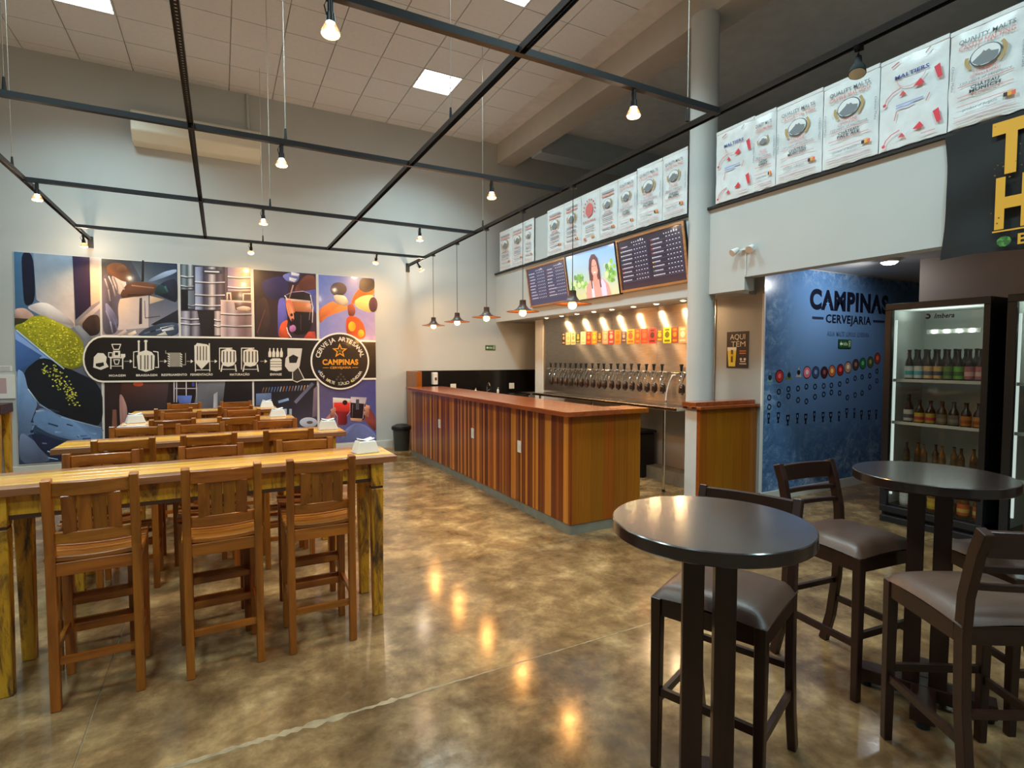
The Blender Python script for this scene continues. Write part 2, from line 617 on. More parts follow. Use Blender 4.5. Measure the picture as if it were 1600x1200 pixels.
def frosty():
    """ice-blue vinyl with pale frost blooming at its rim"""
    t = NT("frosted_blue_vinyl")
    tc = t.n("ShaderNodeTexCoord"); sp = t.n("ShaderNodeSeparateXYZ")
    t.l(tc.outputs["Object"], sp.inputs[0])
    v = t.coords((1, 1, 1))
    f = t.noise(v, 2.2, 9, 0.72, 1.6)
    g = t.noise(v, 7.0, 7, 0.7, 2.0)
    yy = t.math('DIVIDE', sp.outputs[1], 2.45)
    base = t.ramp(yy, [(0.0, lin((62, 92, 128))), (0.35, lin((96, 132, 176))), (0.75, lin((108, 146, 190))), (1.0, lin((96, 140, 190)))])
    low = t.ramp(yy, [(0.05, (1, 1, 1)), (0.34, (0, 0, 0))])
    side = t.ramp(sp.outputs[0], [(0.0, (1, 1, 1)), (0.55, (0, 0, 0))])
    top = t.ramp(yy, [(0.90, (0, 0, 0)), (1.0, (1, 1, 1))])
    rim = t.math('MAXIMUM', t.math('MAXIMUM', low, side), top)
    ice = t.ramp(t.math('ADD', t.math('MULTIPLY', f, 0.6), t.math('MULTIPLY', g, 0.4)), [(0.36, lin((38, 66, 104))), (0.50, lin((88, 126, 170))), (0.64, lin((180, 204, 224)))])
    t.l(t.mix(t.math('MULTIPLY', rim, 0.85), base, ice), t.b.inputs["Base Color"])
    t.set(0.22, 0, 0.25, 0.5, 0.08)
    return t.m

m_wall = plain("grey_wall_paint", (188, 191, 189), 0.7, var=0.02, scale=2, bump=0.02)
m_wall2 = plain("warm_grey_paint", (164, 160, 154), 0.75, var=0.02, scale=2)
m_wall3 = plain("taupe_wall_paint", (176, 166, 156), 0.8, var=0.02, scale=2)
m_beam = plain("beam_paint", (190, 184, 174), 0.8, var=0.03)
m_dark = plain("mezzanine_paint", (172, 182, 188), 0.85, var=0.04)
m_white = plain("white_paint", (214, 212, 206), 0.5, var=0.03)
m_base = plain("baseboard_paint", (208, 206, 196), 0.35, var=0.03)
m_tile = plain("ceiling_tile_board", (230, 228, 227), 0.9, var=0.025, scale=20, bump=0.05)
m_tgap = plain("ceiling_grid_paint", (224, 220, 216), 0.8)
m_floor = concrete()
m_joint = plain("joint_mortar", (136, 114, 84), 0.6, var=0.25, scale=20, bump=0.3)
m_black = plain("black_steel", (22, 22, 25), 0.5, var=0.15)
m_slot = perforated()
m_matt = plain("matt_black", (10, 10, 11), 0.85, var=0.1, spec=0.2)
m_blackp = plain("black_plastic", (26, 26, 28), 0.4, var=0.1)
m_granite = plain("black_granite", (22, 19, 17), 0.15, var=0.4, scale=60)
m_steel = metal("brushed_steel", (196, 190, 182), 0.16, (60, 2, 2))
def brushed_wall():
    """sheet steel brushed along the wall: lamps draw into long streaks across the grain"""
    t = NT("steel_wall_panel")
    f = t.noise(t.coords((2, 1.5, 60)), 4, 4)
    t.l(t.ramp(f, [(0.3, lin((160, 150, 138))), (0.7, lin((190, 180, 168)))]), t.b.inputs["Base Color"])
    t.set(0.32, 1.0)
    t.b.inputs["Anisotropic"].default_value = 1.0
    cz = t.n("ShaderNodeCombineXYZ"); cz.inputs[2].default_value = 1.0
    t.l(cz.outputs[0], t.b.inputs["Tangent"])
    return t.m
m_steelw = brushed_wall()
m_chrome = metal("chrome", (226, 224, 220), 0.08)
m_cable = metal("steel_cable", (206, 200, 190), 0.4)
m_plastic = plain("white_plastic", (226, 224, 218), 0.35, var=0.02)
m_cream = plain("cream_plastic", (226, 220, 200), 0.4, var=0.02)
def mixed_planks():
    """off-cuts of several timbers: maroon, brown and honey planks side by side"""
    m = wood("bar_plank_wood", (190, 168, 150), (255, 246, 236), 'Z', 1.0, 0.32, 0.25, 0.15)
    t = m.node_tree
    bs = t.nodes["Principled BSDF"]; src = bs.inputs["Base Color"].links[0].from_socket
    oi = t.nodes.new("ShaderNodeObjectInfo"); w = t.nodes.new("ShaderNodeTexWhiteNoise"); w.noise_dimensions = '1D'
    t.links.new(oi.outputs["Random"], w.inputs["W"])
    r = t.nodes.new("ShaderNodeValToRGB"); el = r.color_ramp.elements
    stops = [(0.0, (104, 42, 12)), (0.30, (132, 60, 16)), (0.50, (168, 88, 26)), (0.66, (136, 64, 18)), (0.74, (220, 138, 44)), (1.0, (238, 160, 58))]
    while len(el) < len(stops): el.new(0.5)
    for e, (p_, c_) in zip(el, stops): e.position = p_; e.color = lin(c_)
    t.links.new(w.outputs["Value"], r.inputs["Fac"])
    mx = t.nodes.new("ShaderNodeMix"); mx.data_type = 'RGBA'; mx.blend_type = 'MULTIPLY'; mx.inputs[0].default_value = 1.0
    t.links.new(src, mx.inputs[6]); t.links.new(r.outputs["Color"], mx.inputs[7]); t.links.new(mx.outputs[2], bs.inputs["Base Color"])
    return m
m_plank = mixed_planks()
m_plankend = wood("honey_plank_wood", (132, 72, 12), (168, 98, 20), 'Z', 0.8, 0.32, 0.25, 0.22, 0.02)
m_bartop = wood("bar_top_wood", (128, 60, 26), (172, 88, 44), 'Y', 0.7, 0.2, 0.5, 0.1)
m_stool = wood("stool_wood", (106, 52, 12), (176, 100, 28), 'Z', 0.9, 0.35, 0.25, 0.28, 0.008)
m_stoolx = wood("stool_rail_wood", (110, 55, 13), (182, 104, 30), 'X', 0.9, 0.35, 0.25, 0.28, 0.008)
m_ttop = wood("table_board_wood", (184, 112, 36), (246, 186, 74), 'X', 0.6, 0.24, 0.45, 0.3, 0.02)
m_tedge = wood("table_edge_wood", (112, 66, 38), (164, 106, 66), 'X', 0.6, 0.28, 0.35, 0.2)
m_worn = distressed()
m_wdark = wood("dark_trim_wood", (52, 30, 18), (86, 52, 30), 'X', 1.0, 0.5, 0.1, 0.2)
m_espr = wood("espresso_wood", (32, 14, 9), (52, 26, 17), 'Z', 0.8, 0.38, 0.1, 0.12)
m_esprx = wood("espresso_rail_wood", (32, 14, 9), (52, 26, 17), 'X', 0.8, 0.38, 0.1, 0.12)
m_esprt = wood("espresso_table_top", (32, 23, 21), (46, 34, 32), 'X', 0.6, 0.22, 0.5, 0.1)
m_seat = plain("brown_leather", (74, 51, 39), 0.42, var=0.12, scale=10, bump=0.15)
m_curb = plain("grey_cement", (128, 126, 112), 0.7, var=0.12, scale=8, bump=0.2)
m_print = print_mat("vinyl_print", 0.34, 0.30, grain=0.10)
m_printm = print_mat("matt_print", 0.6, 0.0)
m_screen = print_mat("screen_picture", 0.3, 0.3, emit=0.75)
m_sack = plain("white_poly_sack", (226, 230, 230), 0.28, var=0.05, scale=14, bump=0.25)
m_banner = plain("black_banner_cloth", (15, 18, 19), 0.75, var=0.15, scale=5)
m_fabric_green = plain("bin_plastic", (62, 70, 66), 0.45, var=0.08)
m_lens = glow("warm_bulb_glow", (1.0, 0.52, 0.14), 24.0)
m_bulb = glow("pendant_bulb_glow", (1.0, 0.44, 0.075), 38.0)
m_down = glow("downlight_glow", (1.0, 0.74, 0.38), 22.0)
m_tube = glow("fluorescent_glow", (0.93, 0.98, 1.0), 7.0)
m_glint = glow("led_glow", (0.92, 1.0, 0.96), 14.0)
m_cool = glow("cool_lamp_glow", (0.95, 0.97, 1.0), 22.0)
def amber_glass():
    t = NT("amber_bulb_glass")
    t.t.nodes.remove(t.b)
    tr = t.n("ShaderNodeBsdfTransparent"); tr.inputs[0].default_value = (1.0, 0.86, 0.66, 1)
    em = t.n("ShaderNodeEmission"); em.inputs[0].default_value = (1.0, 0.36, 0.10, 1); em.inputs[1].default_value = 0.75
    gl = t.n("ShaderNodeBsdfGlossy"); gl.inputs[0].default_value = (0.5, 0.36, 0.24, 1); gl.inputs["Roughness"].default_value = 0.25
    m2 = t.n("ShaderNodeMixShader"); m2.inputs[0].default_value = 0.4
    t.l(em.outputs[0], m2.inputs[1]); t.l(gl.outputs[0], m2.inputs[2])
    mx = t.n("ShaderNodeMixShader"); mx.inputs[0].default_value = 0.45
    t.l(m2.outputs[0], mx.inputs[1]); t.l(tr.outputs[0], mx.inputs[2]); t.l(mx.outputs[0], t.t.nodes["Material Output"].inputs[0])
    return t.m
m_amber = amber_glass()
m_shade = plain("pendant_shade_metal", (70, 44, 32), 0.45, var=0.1)
m_glass = pane("door_glass", (0.94, 0.97, 0.96), 0.8)
m_fwhite = plain("fridge_lining", (196, 200, 194), 0.4, var=0.03)
m_brown_glass = plain("brown_bottle_glass", (44, 22, 12), 0.08, var=0.1, coat=0.3)
m_exit = print_mat("exit_sign_print", 0.4, 0.0)

# ------------------------------------------------------------------ the setting
floor = MB().box(XL, YN, -0.10, XE, YB, -0.006).build("floor", m_joint)
struct(floor)
JX, JY = [XL, -0.53, XE], [YN, 2.37, 3.83, YB]
TONE = [(0.92, 0.90, 0.88), (0.86, 0.86, 0.86), (0.98, 0.96, 0.94), (1.0, 0.98, 0.95), (0.96, 0.92, 0.88), (1.28, 1.20, 1.08)]
for j in range(3):
    for i in range(2):
        g, k = 0.003, 0.001
        s = MB().box(JX[i] + g, JY[j] + k, -0.006, JX[i + 1] - g, JY[j + 1] - k, 0.0).build("slab", m_floor, floor)
        s.color = (*TONE[j * 2 + i], 1)
# ragged mortar smeared along the joint in front of the tables
jr = random.Random(5)
ms = MB(); n_ = 150
lo, hi = [], []
for k in range(n_ + 1):
    x = -0.50 + 3.6 * k / n_
    w = 0.003 + 0.016 * max(0, 1 - abs(x - 0.35) / 0.75) * jr.uniform(0.2, 1.8) + jr.uniform(0, 0.003)
    sh = 0.03 * max(0, 0.25 - x) * jr.uniform(0.5, 1.0)
    lo.append((x, 2.37 - w * jr.uniform(.4, 1.3) - sh)); hi.append((x, 2.37 + w * jr.uniform(.3, 1.0)))
ms.v = [Vector((p[0], p[1], 0.0008)) for p in lo + hi]
ms.f = [[k, k + 1, k + n_ + 2, k + n_ + 1] for k in range(n_)]
ms.build("joint_mortar", m_joint, floor)

struct(MB().box(XL, YB, 0, XE, YB + 0.15, ZC + 0.3).build("wall_back", m_wall))
struct(MB().box(XL - 0.15, YN, 0, XL, YB, ZC + 0.3).build("wall_left", m_wall))
struct(MB().box(XL, YN - 0.15, 0, XE, YN, ZC + 0.3).build("wall_front", m_wall))
struct(MB().box(XE, YN, 0, XE + 0.15, YB, ZC + 0.3).build("wall_right", m_dark))
struct(MB().box(XL, YB - 0.018, 0, 2.60, YB, 0.13).build("baseboard_back", m_base, bevel=0.004))

# ceiling: boards in a lay-in grid
ceil = struct(MB().box(XL, YN, ZC + 0.03, XE, YB, ZC + 0.12).build("ceiling", m_tgap))
TP, TX0, TY0 = 0.589, 2.547, 7.33
panels = [(2.547, 7.33), (-1.5755, 7.33), (2.547, 4.974), (-1.5755, 4.974), (2.547, 2.618), (-1.5755, 2.618), (2.547, 0.262), (-1.5755, 0.262), (2.547, -2.094), (-1.5755, -2.094)]
tile_me = MB().box(0.006, 0.006, 0, TP - 0.006, TP - 0.006, 0.03).mesh("tile", m_tile)
rest = MB()
i0 = -14
for i in range(-14, 4):
    for j in range(-20, 4):
        x, y = TX0 + i * TP, TY0 + j * TP
        if x < XL or x + TP > XP + 0.08 or y < YN:
            continue
        if any(abs(x - a) < 0.1 and abs(y - b) < 0.1 for a, b in panels):
            continue
        if y + TP > YB:
            MB().box(0.006, 0.006, 0, TP - 0.006, YB - y, 0.03).build("tile", m_tile, ceil).location = (x, y, ZC)
        elif y > 3.0 and x > -3.3:
            o = bpy.data.objects.new("tile", tile_me); COL.objects.link(o); o.parent = ceil; o.location = (x, y, ZC)
        else:
            rest.box(x + 0.006, y + 0.006, ZC, x + TP - 0.006, y + TP - 0.006, ZC + 0.03)
tag(rest.build("tile_field", m_tile, ceil), kind="stuff")

# beam above the mezzanine edge, cross beam in the dark, mezzanine floor and parapet
struct(MB().box(XP + 0.03, YN, 5.19, XP + 0.40, YB, ZC + 0.03).build("trim_1", m_beam, bevel=0.01))
struct(MB().box(XP + 0.40, 8.30, 5.15, XE, 8.65, ZC + 0.03).build("trim_2", m_dark))
struct(MB().box(XP + 0.40, 2.3, 5.15, XE, 2.6, ZC + 0.03).build("trim_3", m_dark))
para = MB()
para.v = [Vector(p) for x in (XP, XP + 0.14) for p in ((x, YN, 2.36), (x, 3.73, 2.36), (x, 3.73, 2.235), (x, YB, 2.235), (x, YB, 3.12), (x, YN, 3.12))]
para.f = [[0, 1, 2, 3, 4, 5], [11, 10, 9, 8, 7, 6]] + [[i, (i + 1) % 6, (i + 1) % 6 + 6, i + 6] for i in range(6)]
struct(para.build("wall_parapet", m_wall))
struct(MB().box(XP - 0.03, YN, 3.12, XP + 0.17, YB, 3.15).build("trim_4", m_black, bevel=0.003))
struct(MB().box(XP + 0.14, YN, 2.55, XE, YBL + 0.1, 2.75).build("ceiling_passage", m_white))
struct(MB().box(XP + 0.14, YBL + 0.1, 2.235, XE, YB, 2.75).build("ceiling_alcove", m_wall2))
struct(MB().box(XP - 0.02, 7.42, 3.15, XP + 0.14, 7.80, 3.84).build("trim_5", m_wall))
# round column
struct(MB().cyl((4.66, 4.32, 0), (4.66, 4.32, 5.2), 0.145, n=40).build("column", m_wall, smooth=True))
# walls under the mezzanine
struct(MB().box(XA, YBL, 0, XT + 0.4, 4.40, 2.55).build("wall_corner", m_wall2))
struct(MB().box(XT, 4.40, 0, XT + 0.12, 8.55, 2.235).build("wall_taps", m_wall2))
struct(MB().box(6.40, 4.47, 0, 6.52, YB, 2.235).build("wall_stair", m_wall2))
struct(MB().box(XT + 0.4, YBL, 0, XE, YBL + 0.12, 2.55).build("wall_blue", m_wall2))
struct(MB().box(6.27, YN, 0, 6.42, 2.96, 2.55).build("wall_fridges", m_wall3))
struct(MB().box(XA - 0.006, YBL - 0.018, 0, 6.26 + 2.2, YBL, 0.105).build("baseboard_blue", m_base))
struct(MB().box(XA - 0.012, YBL - 0.010, 0.105, XA + 0.012, YBL + 0.012, 2.235).build("trim_6", m_white))
struct(MB().box(XT - 0.03, 8.30, 0.0, XT + 0.13, 8.56, 2.235).build("trim_7", m_white))

# fluorescent troffers
for k, (x, y) in enumerate(panels):
    nm = ["over the bar end of the room, near the printed wall", "high above the printed wall beside the long cooling unit", "half cut by the top of the picture above the bar"][k] if k < 3 else f"out of view, {ORD[k]} along the ceiling"
    t = thing("ceiling_light", f"square fluorescent ceiling panel {nm}", "ceiling light", (x, y, ZC), group="fluorescent ceiling panels")
    tr = MB()
    for a in ((0, 0, TP, 0.02), (0, TP - 0.02, TP, TP), (0, 0.02, 0.02, TP - 0.02), (TP - 0.02, 0.02, TP, TP - 0.02)):
        tr.box(a[0], a[1], -0.004, a[2], a[3], 0.03)
    tr.build("frame", m_white, t)
    MB().box(0.02, 0.02, 0.015, TP - 0.02, TP - 0.02, 0.025).build("diffuser", m_tube, t)
    for q in range(4):
        MB().box(0.02, 0.08 + q * 0.14 - 0.003, -0.002, TP - 0.02, 0.08 + q * 0.14 + 0.003, 0.014).build("louvre", m_white, t)
    light("tube_light", 'AREA', (TP / 2, TP / 2, -0.012), P_PANEL, C_PANEL, t, shape='SQUARE', size=0.55, spread=radians(125))

# ------------------------------------------------------------------ hanging light grid
grid = thing("light_grid", "black slotted steel grid hung on cables below the ceiling", "light grid")
YB4 = [-1.53, -0.15, 1.42, 2.90]
XB4 = [2.57, 4.45, 6.45, 8.40]
def channel(name, length):
    b = MB()
    b.box(-0.019, 0, 0.036, 0.019, length, 0.038)
    return b
for x in YB4:
    y0, y1 = YN + 0.3, (YB - 0.005 if x in (YB4[0], YB4[3]) else 8.40)
    w = MB().box(-0.019, 0, 0.034, 0.019, y1 - y0, 0.038).build("bar", m_slot, grid); w.location = (x, y0, ZG)
    s = MB().box(-0.019, 0, 0, -0.0165, y1 - y0, 0.034).build("flange", m_black, w)
    s = MB().box(0.0165, 0, 0, 0.019, y1 - y0, 0.034).build("flange", m_black, w)
for y in XB4:
    MB().box(YB4[0], y - 0.019, ZG, YB4[3], y + 0.019, ZG + 0.038).build("bar", m_black, grid)
for x in (YB4[0], YB4[3]):
    MB().box(x - 0.03, YB - 0.03, ZG - 0.09, x + 0.03, YB - 0.001, ZG + 0.06).build("wall_bracket", m_black, grid)
for cx, cy in ((0.46, 4.45), (0.50, 6.45), (0.55, 8.40), (2.90, 6.20), (2.86, 2.80), (-1.13, 4.45), (-1.53, 6.15), (1.42, 3.55)):
    MB().cyl((cx, cy, ZG + 0.12), (cx, cy, ZC), 0.0035, n=6).build("cable", m_cable, grid)
    MB().cyl((cx, cy, ZG + 0.036), (cx, cy, ZG + 0.12), 0.012, 0.007, n=8).build("turnbuckle", m_black, grid)

def make_spot():
    t = thing("spot_lamp", "spot", "spot lamp", group="warm spot lamps on the light grid")
    MB().cyl((0, 0, -0.005), (0, 0, -0.075), 0.014, n=12).build("stem", m_blackp, t, smooth=True)
    MB().cyl((0, 0, -0.065), (0, 0, -0.105), 0.019, 0.022, n=14).build("socket", m_blackp, t, smooth=True)
    MB().tube([(0.012, 0, -0.01), (-0.02, 0.0, -0.02), (-0.032, 0, -0.045), (-0.02, 0, -0.08)], 0.003, 6).build("wire", m_blackp, t, smooth=True)
    b = MB().lathe([(0.018, -0.10), (0.026, -0.115), (0.041, -0.145), (0.0425, -0.152)], 20)
    b.build("reflector", m_amber, t, smooth=True)
    MB().lathe([(0.040, -0.153), (0.036, -0.160), (0.02, -0.164), (0.004, -0.165)], 20).build("lens", m_lens, t, smooth=True)
    light("bulb_light", 'SPOT', (0, 0, -0.172), P_SPOT, C_WARM, t, spot_size=radians(120), spot_blend=0.9, shadow_soft_size=0.035)
    light("bulb_leak_light", 'POINT', (0, 0, -0.128), P_LEAK, C_LEAK, t, shadow_soft_size=0.012)
    return t
spots = [(0.46, 2.57, "largest and nearest, above the frontmost table"), (2.19, 2.57, "hanging in front of the dark mezzanine near the column"),
         (0.43, 4.45, "on the second cross bar above the tables"), (2.17, 4.45, "on the second cross bar near the bar side"),
         (-1.44, 6.45, "at the corner end of the third cross bar"), (0.43, 6.45, "in the middle of the third cross bar"), (2.17, 6.45, "on the third cross bar near the pendant row"),
         (0.40, 8.40, "on the rearmost cross bar above the keg picture"), (2.14, 8.40, "on the rearmost cross bar above the round badge"),
         (-1.53, 8.83, "at the grid's wall end above the grain picture"), (2.90, 8.77, "at the grid's wall end beside the pendant row")]
sp0 = make_spot()
for k, (x, y, s) in enumerate(spots):
    lab = "warm glowing spot bulb " + s
    o = sp0 if k == 0 else dup(sp0, lab, (x, y, ZG))
    o.location = (x, y, ZG); o["label"] = lab
    if k in (0, 1): o.rotation_euler = (0, 0, 0.5)
    if k in (7, 8, 9): o.rotation_euler = (radians(18 if k == 9 else 40), 0, 0)      # turned towards the printed wall
    if k == 10: o.rotation_euler = (0.0, -0.55, 0)
# unlit track head near the sacks
t = thing("spot_lamp", "black unlit spot head hanging before the white malt sacks", "spot lamp", (2.90, 1.68, ZG), rz=0.4)
MB().box(-0.02, -0.02, -0.02, 0.02, 0.02, 0).build("clamp", m_matt, t)
MB().tube([(0.0, 0, -0.02), (-0.018, 0, -0.05), (-0.012, 0, -0.09)], 0.005, 8).build("yoke", m_matt, t, smooth=True)
h = MB().lathe([(0.014, 0.0), (0.018, -0.04), (0.036, -0.075), (0.040, -0.105)], 20)
h = h.xf(Matrix.Translation((0, 0, -0.055)) @ Matrix.Rotation(0.35, 4, 'Y')).build("hood", m_matt, t, smooth=True)
MB().lathe([(0.037, -0.106), (0.02, -0.109), (0.004, -0.110)], 20).xf(Matrix.Translation((0, 0, -0.055)) @ Matrix.Rotation(0.35, 4, 'Y')).build("lens", m_cream, t, smooth=True)

# pendants over the bar
def make_pendant():
    t = thing("pendant_lamp", "p", "pendant lamp", group="pendant lamps over the bar")
    MB().cyl((0, 0, 1.08 - 0.02), (0, 0, 1.08), 0.035, n=16).build("canopy", m_blackp, t, smooth=True)
    MB().cyl((0, 0, 0.12), (0, 0, 1.06), 0.0035, n=6).build("cord", m_blackp, t)
    MB().lathe([(0.012, 0.125), (0.034, 0.122), (0.037, 0.075), (0.043, 0.06), (0.065, 0.032), (0.105, 0.012), (0.178, 0.0), (0.180, -0.004), (0.105, 0.004), (0.06, 0.022), (0.036, 0.052), (0.03, 0.07)], 32).build("shade", m_shade, t, smooth=True)
    MB().lathe([(0.004, 0.06), (0.016, 0.052), (0.020, 0.03), (0.036, 0.0), (0.040, -0.014), (0.033, -0.036), (0.015, -0.048), (0.003, -0.051)], 20).build("bulb", m_bulb, t, smooth=True)
    light("pendant_light", 'POINT', (0, 0, -0.095), P_PENDANT, C_PEND, t, shadow_soft_size=0.04)
    return t
pen0 = make_pendant()
for k, y in enumerate((4.25, 5.20, 6.12, 7.07, 8.03)):
    lab = "brown hat-shaped pendant with a bare warm bulb, " + ["nearest, before the menu screens", "second from the near end of the row", "third, in the middle of the row", "fourth, next to last in the row", "farthest, by the corner of the printed wall"][k]
    o = pen0 if k == 0 else dup(pen0, lab, (2.91, y, 2.06))
    o.location = (2.91, y, 2.06); o["label"] = lab

# downlights in the soffit above the taps
dl = None
for k, (x, y) in enumerate(((4.82, 4.74), (4.82, 5.19), (4.82, 5.62), (4.82, 6.07), (4.83, 6.50), (4.83, 6.93), (4.84, 7.37), (4.86, 7.86))):
    lab = f"small round warm downlight above the beer taps, {ORD[k]} from the column"
    if dl is None:
        dl = thing("downlight", lab, "downlight", (x, y, 2.235), group="downlights above the taps")
        MB().lathe([(0.034, 0.0), (0.045, 0.0), (0.045, -0.006), (0.034, -0.006)], 24, close=True).build("rim", m_white, dl, smooth=True)
        MB().lathe([(0.034, -0.004), (0.02, -0.012), (0.004, -0.014)], 20).build("lens", m_down, dl, smooth=True)
        light("down_light", 'SPOT', (0, 0, -0.035), P_DOWN, C_DOWN, dl, shadow_soft_size=0.016, spot_size=radians(170), spot_blend=0.12)
    else:
        dup(dl, lab, (x, y, 2.235))

# passage lamp
t = thing("ceiling_lamp", "bright round lamp in the passage ceiling above the blue wall", "ceiling lamp", (5.98, 3.10, 2.55))
MB().lathe([(0.09, 0.0), (0.095, -0.02), (0.08, -0.03)], 24).build("rim", m_white, t, smooth=True)
MB().lathe([(0.078, -0.028), (0.05, -0.05), (0.01, -0.058)], 24).build("lens", m_cool, t, smooth=True)
light("passage_light", 'SPOT', (0, 0, -0.075), P_PASSAGE, (0.95, 0.97, 1.0), t, shadow_soft_size=0.06, spot_size=radians(140), spot_blend=0.5, rot=(radians(48), 0, 0))

# long wall unit with its pipe
t = thing("wall_cooling_unit", "long white cooling unit mounted high on the printed wall", "air conditioner", (-0.21, YB, 4.50))
prof = [(0.0, 0.0), (-0.18, 0.02), (-0.30, 0.14), (-0.30, 0.36), (-0.26, 0.41), (0.0, 0.41)]
u = MB(); n = len(prof)
u.v = [Vector((x, p[0], p[1])) for x in (-0.80, 0.80) for p in prof]
u.f = [list(range(n)), list(range(2 * n - 1, n - 1, -1))] + [[i, (i + 1) % n, (i + 1) % n + n, i + n] for i in range(n)]
u.build("casing", m_cream, t, bevel=0.015, seg=3)
MB().box(-0.74, -0.315, 0.33, 0.74, -0.295, 0.36).build("air_slot", m_white, t)
MB().tube([(0.66, -0.05, 0.40), (0.66, -0.04, 0.48), (0.645, -0.03, 0.55), (0.645, -0.03, 1.02)], 0.022, 10).build("pipe", m_wall, t, smooth=True)

# ------------------------------------------------------------------ bar counter
bar = thing("bar_counter", "long bar clad in upright brown planks on a cement plinth", "bar counter", (2.655, 3.90, 0))
BW, BL, BH = 0.79, 4.50, 1.046
b = MB().box(0.02, 0.02, 0.09, BW - 0.01, BL, BH)
b.build("body", m_wdark, bar)
MB().box(0.006, 0.006, 0, BW - 0.006, BL, 0.09).build("plinth", m_curb, bar)
pm = {}
rnd = random.Random(3)
y = 0.0
unit_front = MB().box(0, 0, 0, 0.02, 1, BH - 0.09).mesh("plank", m_plank)
while y < BL - 0.005:
    w = min(rnd.choice((0.022, 0.028, 0.034, 0.042, 0.05, 0.06)), BL - y)
    o = bpy.data.objects.new("plank", unit_front); COL.objects.link(o); o.parent = bar
    o.location = (0 if rnd.random() < .6 else 0.0015, y + 0.0008, 0.09); o.scale = (1, w - 0.0016, 1)
    y += w
unit_end = MB().box(0, 0, 0, 1, 0.02, BH - 0.09).mesh("plank", m_plankend)
x = 0.02
for w in (0.045, 0.16, 0.14, 0.12, 0.15, 0.09, 0.065):
    o = bpy.data.objects.new("plank", unit_end); COL.objects.link(o); o.parent = bar
    o.location = (x, 0 if w > .1 else -0.0015, 0.09); o.scale = (w - 0.0016, 1, 1)
    x += w
top = MB()
L = [(-0.065, -0.05), (BW + 0.055, -0.05), (BW + 0.055, 0.26), (0.555, 0.26), (0.555, BL + 0.05), (-0.065, BL + 0.05)]
wt = thing("bar_worktop", "polished reddish wooden worktop running along the bar and round its near end", "worktop", (2.655, 3.90, BH))
MB().prism([L[0], (0.555, -0.05), L[3], L[4], L[5]], 0.0, 0.044).build("long_board", m_bartop, wt, bevel=0.004)
MB().prism([(0.556, -0.05), L[1], L[2], (0.556, 0.26)], 0.0, 0.044).build("end_board", m_plankend, wt, bevel=0.004)
for k, (yy, zz) in enumerate(((4.807, 0.655), (5.971, 0.65), (7.104, 0.645))):
    t = thing("wall_socket", "white power socket on the plank front of the bar, " + ("nearest of three", "middle of three", "farthest of three")[k], "socket", (2.655, yy, zz), group="sockets on the bar front", basis=F_SIDE)
    MB().box(-0.037, -0.06, 0, 0.037, 0.06, 0.008).build("plate", m_plastic, t, bevel=0.002)
    MB().box(-0.02, -0.02, 0.008, 0.02, 0.02, 0.011).build("outlet", m_cream, t)

# back counter with granite splashback
t = thing("sink_counter", "dark counter with a black granite splashback along the wall behind the bar", "counter", (2.86, 8.72, 0))
MB().box(0, 0, 0, 0.09, 0.57, 1.33).build("end_panel", m_plankend, t, bevel=0.003)
MB().box(0.095, 0.03, 0, 2.16, 0.575, 0.87).build("body", m_wdark, t)
MB().box(0.092, 0.0, 0.87, 2.18, 0.575, 0.90).build("top", m_granite, t)
MB().box(0.092, 0.55, 0.90, 2.70, 0.578, 1.33).build("splashback", m_granite, t)
t = thing("faucet", "curved chrome tap standing before the black splashback", "faucet", (4.34, 9.12, 0.90))
MB().cyl((0, 0, 0), (0, 0, 0.03), 0.025, n=16).build("base", m_chrome, t, smooth=True)
MB().tube([(0, 0, 0.02), (0, 0, 0.12), (0, -0.01, 0.16), (0, -0.04, 0.195), (0, -0.08, 0.20), (0, -0.115, 0.18), (0, -0.125, 0.14)], 0.011, 12).build("spout", m_chrome, t, smooth=True)
MB().cyl((0.02, 0, 0.05), (0.06, 0, 0.075), 0.007, n=8).build("lever", m_chrome, t, smooth=True)
t = thing("soap_dispenser", "white soap dispenser fixed on the black splashback", "dispenser", (3.36, 9.27, 1.19))
MB().prism([(-0.05, 0), (0.05, 0), (0.05, -0.07), (0.035, -0.10), (-0.035, -0.10), (-0.05, -0.07)], -0.11, 0.11).build("case", m_plastic, t, bevel=0.012, seg=3)
MB().box(-0.018, -0.106, -0.03, 0.018, -0.099, 0.02).build("window", m_shade, t)
for k, (xx, zz, s) in enumerate(((3.73, 1.03, "beside the soap dispenser"), (4.94, 1.02, "beyond the chrome tap"))):
    t = thing("wall_socket", "white power socket on the black splashback " + s, "socket", (xx, 9.27, zz), group="sockets on the splashback", basis=F_BACK)
    MB().box(-0.055, -0.055, 0, 0.055, 0.055, 0.008).build("plate", m_plastic, t, bevel=0.002)
    MB().box(-0.03, -0.025, 0.008, 0.03, 0.025, 0.011).build("outlet", m_cream, t)
for k, (xx, s) in enumerate(((4.12, "on the soap dispenser's side of the faucet"), (4.58, "on the farther side of the faucet"))):
    t = thing("pump_bottle", "small white pump bottle " + s, "bottle", (xx, 9.14, 0.90))
    MB().lathe([(0.02, 0), (0.022, 0.01), (0.022, 0.06), (0.01, 0.075)], 14).build("body", m_plastic, t, smooth=True)
    MB().tube([(0, 0, 0.075), (0, 0, 0.10), (0, -0.03, 0.10)], 0.005, 8).build("pump", m_plastic, t, smooth=True)

